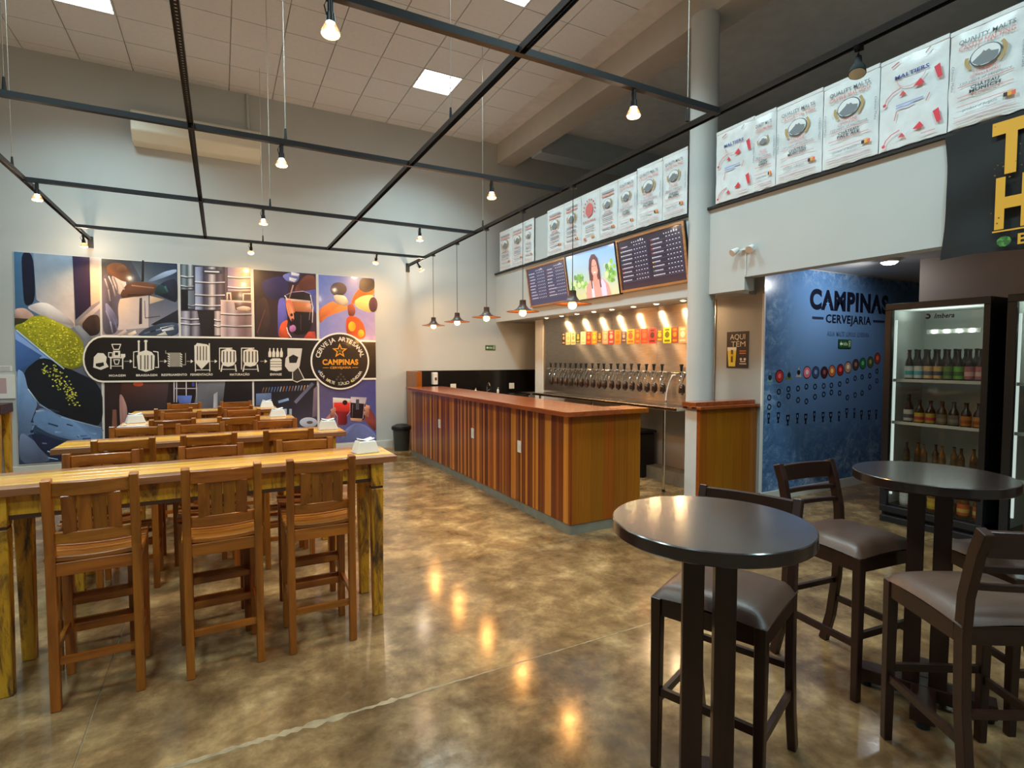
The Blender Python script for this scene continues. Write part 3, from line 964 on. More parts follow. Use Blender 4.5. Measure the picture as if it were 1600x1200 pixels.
# bins
def bin_(loc, lab, mat, r=0.17, h=0.42, square=False):
    t = thing("trash_bin", lab, "bin", loc)
    if square:
        MB().prism([(-.17, -.14), (.17, -.14), (.17, .14), (-.17, .14)], 0.0, h).build("body", mat, t, bevel=0.03, seg=3)
        MB().box(-.185, -.155, h, .185, .155, h + 0.03).build("lid", mat, t, bevel=0.012)
    else:
        MB().lathe([(r * .80, 0), (r * .82, 0.005), (r * .97, h)], 28).build("body", mat, t, smooth=True)
        MB().lathe([(r * 1.08, h - 0.03), (r * 1.12, h), (r * 1.05, h + 0.03), (r * .6, h + 0.06), (0.01, h + 0.07)], 28).build("lid", m_blackp, t, smooth=True)
bin_((2.66, 8.95, 0), "dark grey lidded waste bin in the gap behind the bar's far end", m_fabric_green, 0.15, 0.38)
bin_((4.84, 5.52, 0.0), "black bin standing under the steel tap table", m_blackp, h=0.58, square=True)

# steel table below the taps
t = thing("steel_table", "long stainless steel table with drip edge below the beer taps", "steel table", (4.47, 4.47, 0))
TL = 3.20
MB().box(0, 0, 0.955, 0.595, TL, 0.995).build("top", m_steel, t, bevel=0.006)
MB().box(0.20, 0.15, 0.995, 0.52, TL - 0.1, 1.002).build("drip_tray", m_steel, t)
for yy in (0.22, 1.6, TL - 0.2):
    for xx in (0.03, 0.52):
        l = MB().cyl((xx, yy, 0.03), (xx, yy, 0.955), 0.017, n=14).build("leg", m_chrome, t, smooth=True)
        MB().cyl((0, 0, 0), (0, 0, 0.03), 0.02, n=12).build("foot", m_blackp, l, smooth=True).location = (xx, yy, 0)
struct(MB().box(4.86, 4.48, 0, XT, 8.28, 0.16).build("trim_8", m_curb))
# steel wall panels
sw = thing("steel_splashback", "warm lit stainless steel sheet wall behind the beer taps", "steel panel", (XT, 4.48, 0))
for k in range(4):
    y0 = 0.0 + k * 0.955
    MB().box(-0.012, y0 + 0.001, 0.997, -0.002, y0 + 0.954, 2.23).build("sheet", m_steelw, sw)

# beer taps on their rail
t = thing("tap_rail", "chrome pipe carrying the row of beer taps", "tap rail", (4.95, 4.80, 1.37))
MB().cyl((0, 0, 0), (0, 3.16, 0), 0.017, n=14).build("pipe", m_chrome, t, smooth=True)
for yy in (0.05, 1.1, 2.1, 3.1):
    MB().cyl((0, yy, 0), (0.118, yy, 0), 0.011, n=10).build("bracket", m_chrome, t, smooth=True)
taps_y = [on_x(u, 580, 4.90).y for u in (1066, 1036, 1023, 1011.5, 999.5, 988, 977, 966.5, 956, 945, 936.5, 927, 917, 909, 901, 892.5, 884.5, 877, 869.5, 862)]
tap0 = None
for k, yy in enumerate(taps_y):
    lab = f"chrome beer tap with a black handle, {ORD[k]} from the column along the rail"
    if tap0 is None:
        tap0 = thing("beer_tap", lab, "beer tap", (4.95, yy, 1.37), group="beer taps")
        MB().cyl((0, 0, -0.005), (-0.06, 0, 0.0), 0.013, n=12).build("shank", m_chrome, tap0, smooth=True)
        MB().lathe([(0.009, -0.03), (0.017, -0.02), (0.018, 0.016), (0.008, 0.026)], 14, (-0.065, 0, 0)).build("valve", m_chrome, tap0, smooth=True)
        MB().lathe([(0.010, 0.025), (0.014, 0.032), (0.018, 0.085), (0.026, 0.097), (0.024, 0.108), (0.004, 0.110)], 12, (-0.065, 0, 0)).build("handle", m_blackp, tap0, smooth=True)
        MB().tube([(-0.065, 0, -0.02), (-0.075, 0, -0.05), (-0.098, 0, -0.085), (-0.10, 0, -0.12)], 0.008, 10).build("spout", m_chrome, tap0, smooth=True)
        MB().lathe([(0.010, -0.13), (0.026, -0.14), (0.038, -0.16), (0.038, -0.235), (0.022, -0.25), (0.012, -0.265)], 14, (-0.05, 0, 0)).build("filler_body", m_brown_glass, tap0, smooth=True)
        MB().lathe([(0.010, -0.115), (0.014, -0.118), (0.014, -0.134), (0.008, -0.138)], 12, (-0.05, 0, 0)).build("filler_collar", m_chrome, tap0, smooth=True)
        MB().cyl((-0.05, 0, -0.118), (0, 0, -0.02), 0.006, n=8).build("filler_arm", m_chrome, tap0, smooth=True)
    else:
        dup(tap0, lab, (4.95, yy, 1.37))
t = thing("drain_hose", "clear bent hose hanging beside the last beer tap at the column", "hose", (4.93, 5.06, 1.0))
MB().tube([(0, 0.06, 0.0), (0, 0.05, 0.12), (0.0, 0.0, 0.26), (0.0, -0.05, 0.34), (0, -0.10, 0.345)], 0.009, 10).build("tube", m_plastic, t, smooth=True)
MB().cyl((0, 0.06, 0.0), (0, 0.06, 0.02), 0.013, n=10).build("end_cap", m_chrome, t, smooth=True)

# beer label cards on the steel
cards = [((70, 45, 30), (200, 170, 130)), ((244, 220, 150), (230, 190, 120)), ((248, 226, 170), (210, 150, 80)), ((70, 70, 50), (200, 190, 60)), ((246, 232, 180), (230, 200, 140)), ((206, 40, 24), (240, 150, 40)),
         ((224, 130, 24), (250, 190, 60)), ((110, 70, 24), (230, 170, 50)), ((236, 150, 110), (250, 190, 150)), ((220, 40, 40), (250, 170, 150)), ((240, 140, 20), (230, 100, 20)), ((90, 70, 110), (220, 170, 120)),
         ((250, 180, 40), (240, 90, 60)), ((236, 80, 30), (250, 150, 40)), ((244, 70, 40), (250, 110, 60)), ((232, 60, 50), (90, 40, 30)), ((150, 100, 30), (240, 190, 60)), ((246, 220, 10), (110, 110, 20)), ((160, 70, 20), (240, 140, 40)), ((246, 170, 110), (250, 220, 200))]
edges = [878, 884, 892, 900, 907, 916, 924, 933.5, 941, 950.5, 960, 971, 979, 992, 1001, 1013, 1026, 1036, 1049.5, 1060, 1074]
names = "dark brown framed;pale cream;cream and tan;olive with a yellow mark;plain pale yellow;red with an orange mark;orange with a gold top;brown with a gold mark;salmon pink;bright red with a pink mark;amber orange;violet grey;yellow and coral;orange red with a gold dot;vivid red;red with a dark band;brown gold;lemon yellow with an olive square;rust brown;peach and white".split(";")
for k in range(20):
    a, c = on_x(edges[k] + 0.6, 525, XT - 0.014).y, on_x(edges[k + 1] - 0.6, 525, XT - 0.014).y
    mid, w = (a + c) / 2, a - c
    zc = on_x(975, 526, XT).z + 0.018 - 0.036 * k / 19
    t = thing("label_card", f"{names[k]} beer label card on the steel wall above the taps", "label card", (XT - 0.014, mid, zc), basis=F_SIDE)
    h = 0.10 if k not in (3, 7, 11, 16) else 0.075
    p = Print(0.003)
    p.rect(-w / 2, -h, w / 2, h, cards[k][0]).up().disc(0, 0.01, w * 0.30, cards[k][1], n=16).rect(-w * .35, -h * .8, w * .35, -h * .55, cards[k][1]).rect(-w * .28, h * .60, w * .28, h * .82, cards[k][1])
    MB().box(-w / 2, -h, 0, w / 2, h, 0.0028).build("card", m_white, t)
    p.build("artwork", m_printm, t)

# service stand (half wall clad in planks) beside the column
t = thing("service_stand", "plank-clad half wall with a wooden cap beside the round column", "stand", (4.22, 3.90, 0))
MB().box(0.0, 0.045, 0, 0.85, 0.20, 1.035).build("core", m_white, t)
MB().box(0.0, 0.02, 0, 0.04, 0.045, 1.035).build("edge_board", m_bartop, t)
xx = 0.0
for w in (0.10, 0.13, 0.11, 0.15, 0.13, 0.12, 0.11):
    o = bpy.data.objects.new("plank", unit_end); COL.objects.link(o); o.parent = t
    o.location = (xx, 0, 0.0); o.scale = (w - 0.0016, 1, 1.035 / (BH - 0.09))
    xx += w
MB().box(-0.035, -0.035, 1.036, 0.852, 0.215, 1.066).build("cap", m_bartop, t, bevel=0.004)
MB().box(-0.035, 0.03, 1.067, 0.852, 0.215, 1.106).build("upper_cap", m_bartop, t, bevel=0.004)
for yy in (0.015, 0.13):
    MB().box(-0.042, yy, 1.045, -0.034, yy + 0.06, 1.062).build("latch_plate", m_chrome, t)

# ------------------------------------------------------------------ long high tables
def long_table(x0, x1, yc, depth, lab):
    t = thing("high_table", lab, "table", ((x0 + x1) / 2, yc, 0), group="long high tables")
    hx, hy, H = (x1 - x0) / 2, depth / 2, 0.965
    nb = 5; bw = depth / nb
    for k in range(nb):
        MB().box(-hx, -hy + k * bw + 0.0008, H - 0.036, hx, -hy + (k + 1) * bw - 0.0008, H).build("top_board", m_tedge if k in (0, nb - 1) else m_ttop, t, bevel=0.002, seg=1)
    lx, ly = hx - 0.115, hy - 0.055
    for sx in (-1, 1):
        for sy in (-1, 1):
            l = MB()
            l.beam((sx * lx, sy * ly, 0), (sx * lx, sy * ly, 0.775), 0.056, 0.056, up=(0, 1, 0), w1=0.072, h1=0.072)
            lg = l.build("leg", m_worn, t, bevel=0.004, seg=1)
            MB().box(sx * lx - 0.033, sy * ly - 0.033, 0.775, sx * lx + 0.033, sy * ly + 0.033, 0.79).build("leg_band", m_wdark, lg)
            MB().box(sx * lx - 0.036, sy * ly - 0.036, 0.79, sx * lx + 0.036, sy * ly + 0.036, H - 0.037).build("leg_block", m_worn, lg)
    for sy in (-1, 1):
        MB().box(-lx + 0.036, sy * ly - 0.012, 0.835, lx - 0.036, sy * ly + 0.012, H - 0.037).build("apron", m_worn, t)
        MB().box(-lx + 0.036, sy * ly - 0.014, 0.815, lx - 0.036, sy * ly + 0.014, 0.834).build("apron_moulding", m_wdark, t)
    for sx in (-1, 1):
        MB().box(sx * lx - 0.012, -ly + 0.036, 0.835, sx * lx + 0.012, ly - 0.036, H - 0.037).build("end_apron", m_worn, t)
    return t
TABLES = [(-1.02, 0.92, 3.42, 0.46, "long high wooden table with worn yellow legs, frontmost of four"), (-0.98, 0.87, 4.66, 0.44, "second long high wooden table from the front, worn yellow legs"),
          (-0.80, 0.63, 5.87, 0.44, "third long high wooden table from the front, between stool rows"), (-0.86, 0.57, 7.08, 0.44, "rearmost long high wooden table, nearest the printed wall")]
for a in TABLES:
    long_table(*a)

# ------------------------------------------------------------------ slatted bar stools (sitter looks along +Y)
def make_stool():
    t = thing("bar_stool", "stool", "bar stool", group="slatted wooden bar stools at the long tables")
    X, YF, YR, SZ = 0.155, 0.15, -0.165, 0.68
    for s in (-1, 1):
        MB().beam((s * X, YF + 0.006, 0), (s * X, YF, SZ - 0.02), 0.034, 0.036, up=(0, 1, 0), w1=0.042, h1=0.044).build("leg", m_stool, t, bevel=0.003, seg=1)
        MB().sweep([(s * X, YR - 0.004, 0), (s * X, YR, 0.35), (s * X, YR, 0.70), (s * X, YR - 0.014, 0.86), (s * X, YR - 0.032, 1.03)], 0.036, 0.044).build("back_post", m_stool, t, bevel=0.003, seg=1)
    MB().box(-X, YF - 0.015, SZ - 0.075, X, YF + 0.012, SZ - 0.015).build("front_rail", m_stoolx, t, bevel=0.002, seg=1)
    MB().box(-X, YR - 0.012, SZ - 0.085, X, YR + 0.014, SZ - 0.025).build("rear_rail", m_stoolx, t, bevel=0.002, seg=1)
    for s in (-1, 1):
        MB().box(s * X - 0.012, YR + 0.02, SZ - 0.075, s * X + 0.012, YF - 0.02, SZ - 0.018).build("side_rail", m_stool, t)
    n = 5
    for k in range(n):
        y0 = YR - 0.005 + k * 0.068; w = 0.062
        dip = (0.004, 0.012, 0.014, 0.008, -0.004)[k]
        pts = []
        for q in range(9):
            sx = -1 + q / 4
            pts.append((sx * (X + 0.025), y0 + w / 2, SZ - dip - 0.012 * (1 - sx * sx)))
        MB().sweep(pts, w, 0.022, side=(0, 1, 0)).build("seat_slat", m_stoolx, t, bevel=0.003, seg=1)
    def curved(z, h, bow, dy, nm):
        pts = [(-X + 0.016 + (2 * X - 0.032) * q / 8, YR + dy - bow * (1 - (2 * q / 8 - 1) ** 2), z) for q in range(9)]
        return MB().sweep(pts, h, 0.022, side=(0, 0, 1)).build(nm, m_stoolx, t, bevel=0.003, seg=1)
    curved(0.985, 0.062, 0.022, -0.028, "top_rail")
    curved(0.765, 0.052, 0.018, -0.004, "lower_rail")
    for k in range(4):
        x = -0.081 + k * 0.054
        MB().beam((x, YR - 0.020, 0.787), (x, YR - 0.046, 0.957), 0.050, 0.014, up=(0, 1, 0)).build("back_slat", m_stool, t, bevel=0.002, seg=1)
    MB().beam((-X, YF, 0.225), (X, YF, 0.225), 0.020, 0.034).build("front_stretcher", m_stoolx, t)
    MB().beam((-X, YF, 0.36), (X, YF, 0.36), 0.018, 0.028).build("front_stretcher", m_stoolx, t)
    MB().beam((-X, YR, 0.215), (X, YR, 0.215), 0.020, 0.030).build("rear_stretcher", m_stoolx, t)
    for s in (-1, 1):
        MB().beam((s * X, YR, 0.255), (s * X, YF, 0.255), 0.018, 0.030).build("side_stretcher", m_stool, t)
    return t
stool0 = make_stool()
ROW = ["frontmost", "second", "third", "rearmost"]
plan = [(0, -1, [-0.525, -0.015, 0.455], 3.175), (0, 1, [-0.594, -0.056, 0.466], 3.55), (1, -1, [-0.575, -0.09, 0.425], 4.495), (1, 1, [-0.588, -0.163, 0.395], 4.865),
        (2, -1, [-0.375, 0.136], 5.69), (2, 1, [-0.36, 0.175], 6.06), (3, -1, [-0.457, 0.135], 6.875), (3, 1, [-0.386, 0.152], 7.25)]
first = True
for row, side, xs, yy in plan:
    for k, x in enumerate(xs):
        e = (("far from the bar", "in the middle", "bar end") if len(xs) == 3 else ("far from the bar", "bar end"))[k]
        lab = f"slatted wooden stool, {'near' if side < 0 else 'far'} side of the {ROW[row]} long table, {e}"
        rz = (0 if side < 0 else pi) + rnd.uniform(-0.04, 0.04)
        o = stool0 if first else dup(stool0, lab, (x, yy, 0), rz)
        o.location = (x, yy, 0); o.rotation_euler = (0, 0, rz); o["label"] = lab
        first = False

# napkin holders
def napkin(loc, rz, lab):
    t = thing("napkin_holder", lab, "napkin holder", loc, rz, group="white napkin holders")
    n = MB(); pr = [(-0.075, 0.0), (0.075, 0.0), (0.052, 0.075), (-0.052, 0.075)]
    n.v = [Vector((p[0], y * (1.0 if p[1] == 0 else 0.75), p[1])) for y in (-0.055, 0.055) for p in pr]
    n.f = [[3, 2, 1, 0], [4, 5, 6, 7]] + [[i, (i + 1) % 4, (i + 1) % 4 + 4, i + 4] for i in range(4)]
    n.build("case", m_plastic, t, bevel=0.006)
    MB().grid(lambda u, v: ((-0.048 + 0.096 * u), (-0.035 + 0.07 * v), 0.076 + 0.012 * abs(u - 0.5) * 2 + 0.004 * sin(9 * v)), 8, 4).build("napkins", m_plastic, t)
napkin((0.78, 3.40, 0.965), 0.15, "white napkin holder on the frontmost table beside its bar-side end")
napkin((0.765, 4.66, 0.965), -0.05, "white napkin holder on the second table near its bar-side end")
napkin((0.49, 5.93, 0.965), 0.05, "white napkin holder on the third table at its bar-side end")
napkin((0.47, 7.10, 0.965), 0.0, "white napkin holder on the rearmost table")
napkin((-0.70, 5.95, 0.965), 0.25, "white napkin holder on the third table at the end away from the bar")

# console against the printed wall, mostly out of view
t = thing("wall_console", "worn yellow console with a dark top against the back wall, cut by the picture edge", "console", (-2.715, 9.0, 0))
MB().box(-0.32, -0.2, 0.86, 0.32, 0.26, 0.98).build("top", m_wdark, t, bevel=0.006)
for sx in (-1, 1):
    for sy in (-0.16, 0.22):
        MB().beam((sx * 0.26, sy, 0), (sx * 0.26, sy, 0.86), 0.06, 0.06, up=(0, 1, 0), w1=0.085, h1=0.085).build("leg", m_worn, t, bevel=0.004, seg=1)
MB().box(-0.22, -0.17, 0.60, 0.22, -0.15, 0.86).build("apron", m_worn, t)

# ------------------------------------------------------------------ round bistro tables + upholstered bar chairs
def bistro(cx, cy, r, H, ang, lab):
    t = thing("bistro_table", lab, "table", (cx, cy, 0), ang, group="round dark bistro tables")
    MB().lathe([(0.01, H - 0.042), (r - 0.004, H - 0.042), (r, H - 0.038), (r, H - 0.003), (r - 0.003, H), (0.01, H)], 64).build("top", m_esprt, t, smooth=True)
    for s in (-1, 1):
        MB().box(s * 0.048 - 0.032, -0.032, 0.09, s * 0.048 + 0.032, 0.032, H - 0.043).build("post", m_espr, t, bevel=0.002, seg=1)
    MB().box(-0.16, -0.16, H - 0.07, 0.16, 0.16, H - 0.043).build("top_plate", m_esprx, t)
    MB().beam((-0.25, 0, 0.06), (0.25, 0, 0.06), 0.09, 0.06).build("foot_beam", m_esprx, t, bevel=0.004)
    MB().beam((0, -0.25, 0.06), (0, -0.046, 0.06), 0.09, 0.06).build("foot_beam", m_espr, t, bevel=0.004)
    MB().beam((0, 0.046, 0.06), (0, 0.25, 0.06), 0.09, 0.06).build("foot_beam", m_espr, t, bevel=0.004)
    for p in ((-0.22, 0), (0.22, 0), (0, -0.22), (0, 0.22)):
        MB().cyl((p[0], p[1], 0), (p[0], p[1], 0.03), 0.025, n=12).build("foot", m_blackp, t, smooth=True)
bistro(1.352, 1.204, 0.302, 1.04, radians(-41), "round dark bistro table with twin posts, nearest the viewer")
bistro(2.77, 1.235, 0.298, 1.04, radians(-66), "round dark bistro table with twin posts beside the glass fridge")

def make_chair():
    t = thing("bar_chair", "chair", "bar chair", group="dark bar chairs with brown padded seats")
    X, YF, YR, SZ = 0.185, 0.18, -0.19, 0.66
    for s in (-1, 1):
        MB().beam((s * X, YF, 0), (s * X, YF, SZ), 0.032, 0.032, up=(0, 1, 0), w1=0.04, h1=0.04).build("leg", m_espr, t, bevel=0.003, seg=1)
        MB().sweep([(s * X, YR - 0.075, 0), (s * X, YR - 0.035, 0.16), (s * X, YR - 0.008, 0.38), (s * X, YR, 0.62), (s * X, YR - 0.008, 0.76), (s * X, YR - 0.045, 0.92), (s * X, YR - 0.075, 1.0)], 0.032, 0.044).build("back_post", m_espr, t, bevel=0.003, seg=1)
    MB().box(-X, YF - 0.014, SZ - 0.065, X, YF + 0.012, SZ).build("front_rail", m_esprx, t)
    MB().box(-X, YR - 0.012, SZ - 0.065, X, YR + 0.014, SZ).build("rear_rail", m_esprx, t)
    for s in (-1, 1):
        MB().box(s * X - 0.014, YR + 0.022, SZ - 0.065, s * X + 0.014, YF - 0.02, SZ).build("side_rail", m_espr, t)
    def cush(u, v):
        a, b = 2 * u - 1, 2 * v - 1
        e = max(abs(a), abs(b))
        z = SZ + 0.062 - 0.012 * (a * a + b * b) - 0.042 * e ** 8
        return (a * 0.205, -0.005 + b * 0.203, z)
    c = MB().grid(cush, 20, 20)
    c.grid(lambda u, v: ((2 * u - 1) * 0.205, -0.005 + (2 * v - 1) * 0.203, SZ + 0.001), 1, 1)
    c.build("cushion", m_seat, t, smooth=True)
    def arc(z, h, dy, nm, d=0.02):
        pts = [(-X + 0.014 + (2 * X - 0.028) * q / 8, YR + dy - 0.018 * (1 - (2 * q / 8 - 1) ** 2), z) for q in range(9)]
        MB().sweep(pts, h, d, side=(0, 0, 1)).build(nm, m_esprx, t, bevel=0.002, seg=1)
    arc(0.955, 0.085, -0.06, "top_rail", 0.024)
    arc(0.865, 0.022, -0.034, "back_slat")
    arc(0.80, 0.022, -0.02, "back_slat")
    MB().beam((-X, YF, 0.30), (X, YF, 0.30), 0.018, 0.03).build("front_stretcher", m_esprx, t)
    MB().beam((-X, YR - 0.015, 0.36), (X, YR - 0.015, 0.36), 0.018, 0.026).build("rear_stretcher", m_esprx, t)
    for s in (-1, 1):
        MB().beam((s * X, YR - 0.028, 0.26), (s * X, YF, 0.26), 0.018, 0.03).build("side_stretcher", m_espr, t)
    return t
def face(fx, fy):
    return math.atan2(-fx, fy)
ch0 = make_chair()
chairs = [(1.66, 1.40, -0.93, -0.36, "dark bar chair with brown seat tucked behind the nearest bistro table"), (2.70, 1.54, -0.10, -0.99, "dark bar chair with its backrest towards the blue printed wall"),
          (2.43, 0.93, 0.51, 0.86, "dark bar chair with its back to the viewer at the fridge-side table"), (3.08, 1.02, -0.86, 0.5, "dark bar chair mostly hidden between the fridge and the farther bistro table")]
for k, (x, y, fx, fy, lab) in enumerate(chairs):
    o = ch0 if k == 0 else dup(ch0, lab, (x, y, 0), face(fx, fy))
    o.location = (x, y, 0); o.rotation_euler = (0, 0, face(fx, fy)); o["label"] = lab

t = thing("stair_handrail", "short pale handrail rising in the nook beyond the tap wall", "handrail", (5.56, 9.10, 0))
MB().beam((-0.16, 0.02, 1.30), (0.35, 0.02, 1.62), 0.035, 0.05).build("rail", m_white, t, bevel=0.005)
MB().cyl((0.0, 0.02, 0.0), (0.0, 0.02, 1.40), 0.016, n=10).build("post", m_white, t, smooth=True)

# ------------------------------------------------------------------ printed wall: brewery photo collage (artwork plotted on the back wall)
ZM = YB - 0.012
def bw(u, v):
    p = on_y(u, v, ZM); return (p.x, p.z)
mural = thing("photo_mural", "large glossy brewery photo collage with a black process band and round badge", "mural", (0, ZM, 0), basis=F_BACK)
q = [bw(20.8, 392.5), bw(585.3, 434.7), bw(588, 689), bw(29, 727)]
MB().prism(q, -0.011, 0.0).build("backing", m_white, mural)
CREAM = (244, 238, 226)
def clip_panel(name, quad):
    p = Print(0.0008, bw)
    return p
def quadgrad(p, q, cs, n=4):
    (a, b, c, d) = q
    def L(P, Q, s): return tuple(P[k] * (1 - s) + Q[k] * s for k in range(len(P)))
    p.begin(q)
    for i in range(n):
        for j in range(n):
            pts, cols = [], []
            for s, t in ((i / n, j / n), ((i + 1) / n, j / n), ((i + 1) / n, (j + 1) / n), (i / n, (j + 1) / n)):
                pts.append(L(L(a, b, s), L(d, c, s), t)); cols.append(L(L(cs[0], cs[1], s), L(cs[3], cs[2], s), t))
            p.poly(pts, cols)
    p.end()
# grain picture
p = Print(0.0008, bw); p.tone = 0.55
quadgrad(p, [(21.5, 393), (154.5, 403), (161, 717), (29.5, 726)], [(70, 120, 165), (200, 180, 180), (40, 52, 74), (40, 60, 90)])
p.up()
p.poly([(33, 394), (52, 395.5), (56, 472), (38, 480), (35, 440)], (26, 30, 48))
quadgrad(p, [(52, 395.5), (113, 400), (117, 512), (57, 468)], [(140, 160, 185), (128, 158, 190), (216, 196, 190), (176, 180, 192)])
quadgrad(p, [(113, 400), (140, 402), (142, 478), (118, 500)], [(40, 36, 76), (46, 36, 80), (50, 36, 66), (40, 34, 60)])
quadgrad(p, [(140, 402), (154.5, 403), (156, 470), (142, 478)], [(206, 192, 198), (220, 196, 190), (236, 190, 160), (214, 180, 170)])
p.poly([(22.5, 482), (40, 481), (55, 494), (46, 498), (23, 500)], (196, 160, 150))
p.poly([(40, 480), (60, 472), (78, 474), (118, 505), (112, 515), (90, 505), (62, 492)], (206, 200, 210))
p.poly([(23, 497), (45, 498), (52, 505), (23, 510)], (58, 56, 40))
p.up()
p.poly([(118, 506), (156, 474), (156, 482), (122, 512)], (170, 156, 156))
p.poly([(126, 508), (140, 492), (156, 492), (157, 522), (138, 526)], (60, 44, 40))
p.poly([(114, 510), (124, 508), (146, 530), (136, 536)], (110, 118, 130))
p.poly([(23.5, 512), (60, 540), (100, 572), (95, 580), (24, 536)], (120, 150, 205))
p.poly([(24, 530), (66, 556), (40, 575), (25, 580)], (72, 110, 178))
p.poly([(36, 580), (66, 556), (100, 572), (160, 600), (161, 668), (120, 660), (92, 650), (60, 630), (42, 608)], (22, 26, 36))
p.poly([(25, 575), (38, 582), (44, 610), (60, 630), (55, 668), (29, 700)], (112, 142, 186))
quadgrad(p, [(60, 628), (92, 650), (130, 668), (48, 660)], [(80, 80, 100), (60, 66, 92), (120, 150, 196), (40, 46, 64)])
p.poly([(48, 660), (62, 634), (100, 652), (160, 668), (161, 690), (120, 690), (80, 680)], (104, 138, 184))
p.poly([(30, 672), (56, 690), (80, 712), (76, 722), (30, 726)], (96, 110, 140))
p.poly([(44, 668), (80, 684), (104, 690), (108, 718), (80, 718), (56, 694)], (28, 38, 66))
p.up()
p.poly([(23, 508), (36, 505), (50, 494), (66, 492), (88, 502), (112, 514), (128, 530), (132, 545), (131, 558), (130, 572), (112, 578), (96, 572), (84, 562), (62, 545), (40, 526), (26, 516)], (150, 152, 36))
rr = random.Random(11)
heap = [(30, 509), (52, 496), (68, 494), (112, 516), (130, 545), (128, 568), (100, 574), (62, 542)]
def inside(x, y, P):
    c = False; j = len(P) - 1
    for i in range(len(P)):
        if (P[i][1] > y) != (P[j][1] > y) and x < (P[j][0] - P[i][0]) * (y - P[i][1]) / (P[j][1] - P[i][1]) + P[i][0]:
            c = not c
        j = i
    return c
p.up()
n = 0
while n < 420:
    x, y = rr.uniform(24, 133), rr.uniform(492, 578)
    if inside(x, y, heap):
        c = rr.choice([(214, 208, 60), (196, 190, 44), (172, 176, 40), (226, 214, 70), (120, 124, 30)])
        p.poly([(x + s1 * cos(t1), y + s2 * sin(t1)) for s1, s2 in ((rr.uniform(1.2, 2.0), rr.uniform(0.8, 1.4)),) for t1 in (0.4, 1.97, 3.54, 5.11)], c); n += 1
p.up()
for k in range(120):
    s = rr.random()
    x = 78 + 38 * s + rr.uniform(-16, 16) * (1 - .4 * s); y = 572 + 56 * s + rr.uniform(-7, 7)
    if x < 134 and y < 640:
        p.disc(x, y, rr.uniform(1.2, 1.9), rr.choice([(200, 204, 84), (222, 214, 90), (170, 178, 60)]), 1.1, 6)
for k in range(22):
    x, y = rr.uniform(32, 158), rr.uniform(640, 716)
    if y < 727 - (x - 29) * 0.07:
        p.line([(x, y), (x + rr.uniform(5, 16), y + rr.uniform(-2, 6))], rr.uniform(1.0, 3.2), rr.choice([(120, 150, 190), (86, 120, 168), (64, 92, 136), (150, 176, 206), (44, 60, 92)]))
p.line([(26, 516), (62, 546), (100, 576)], 2.0, (176, 196, 224)); p.line([(44, 608), (62, 632), (96, 652), (158, 668)], 1.6, (150, 176, 206))
pic0 = p.build("grain_picture", m_print, mural)

# brewer picture
p = Print(0.0008, bw); p.tone = 0.55
quadgrad(p, [(158.5, 404), (276.5, 412), (279.5, 526), (160, 523)], [(70, 66, 68), (40, 54, 80), (150, 150, 166), (160, 140, 140)])
p.up()
quadgrad(p, [(205, 408), (277, 412.5), (277.5, 450), (222, 440)], [(70, 76, 84), (40, 56, 84), (60, 76, 100), (120, 130, 140)])
p.poly([(222, 406.5), (225, 407), (225, 440), (221, 440)], (34, 30, 34))
quadgrad(p, [(182, 468), (232, 460), (232, 512), (182, 516)], [(240, 200, 170), (200, 190, 190), (210, 190, 186), (210, 190, 190)])
p.poly([(234, 462), (257, 468), (234, 475)], (244, 206, 170))
p.poly([(218, 466), (222, 465), (222, 506), (217, 507)], (62, 50, 56))
p.line([(226, 470), (227, 497), (250, 494)], 1.2, (80, 76, 92))
p.poly([(236, 507), (278, 484), (279, 505), (250, 511)], (34, 34, 42))
p.poly([(212, 526), (226, 514), (250, 505), (279, 503), (279.5, 526)], (60, 70, 90))
p.poly([(250, 512), (270, 508), (272, 515), (254, 518)], (196, 200, 210))
p.poly([(244, 524), (258, 518), (262, 524)], (206, 196, 186))
p.poly([(240, 458), (254, 440), (277.5, 434), (278, 474), (262, 468)], (36, 40, 56))
p.poly([(228, 440), (254, 425), (276, 420), (276, 426), (240, 440)], (140, 156, 184))
p.up()
p.poly([(160, 430), (172, 426), (196, 436), (200, 446), (190, 460), (184, 478), (186, 508), (180, 522), (161, 523), (160, 480)], (92, 84, 100))
p.poly([(172, 428), (196, 437), (198, 448), (188, 462), (182, 454)], (196, 180, 176))
p.poly([(164, 470), (178, 486), (186, 506), (176, 508), (166, 492)], (126, 122, 156))
p.poly([(166, 416), (176, 410), (192, 412), (202, 420), (206, 432), (204, 441), (192, 440), (178, 432), (168, 428)], (124, 78, 52))
p.poly([(200, 441), (226, 440), (246, 445), (240, 460), (222, 463), (206, 464), (190, 466), (188, 458)], (104, 66, 50))
p.poly([(246, 445), (256, 446), (264, 456), (252, 461), (240, 460)], (40, 66, 72))
p.line([(186, 524), (196, 517)], 5, (220, 190, 184)); p.line([(202, 523), (211, 519)], 5, (228, 196, 176))
for x0, y0, x1, y1, c_ in ((164, 436, 172, 470, (150, 140, 146)), (170, 432, 180, 462, (170, 158, 158)), (178, 434, 184, 456, (120, 108, 116)), (166, 486, 176, 520, (140, 134, 160)), (174, 492, 183, 516, (110, 104, 136)), (186, 440, 194, 452, (214, 200, 194))):
    p.line([(x0, y0), ((x0 + x1) / 2 + 1.5, (y0 + y1) / 2), (x1, y1)], 2.2, c_)
p.line([(206, 446), (240, 450)], 2.0, (150, 100, 74)); p.line([(200, 461), (236, 460)], 2.4, (70, 42, 34)); p.disc(190, 420, 8, (150, 96, 62), 6, 14); p.line([(258, 448), (262, 456)], 3, (70, 110, 112))
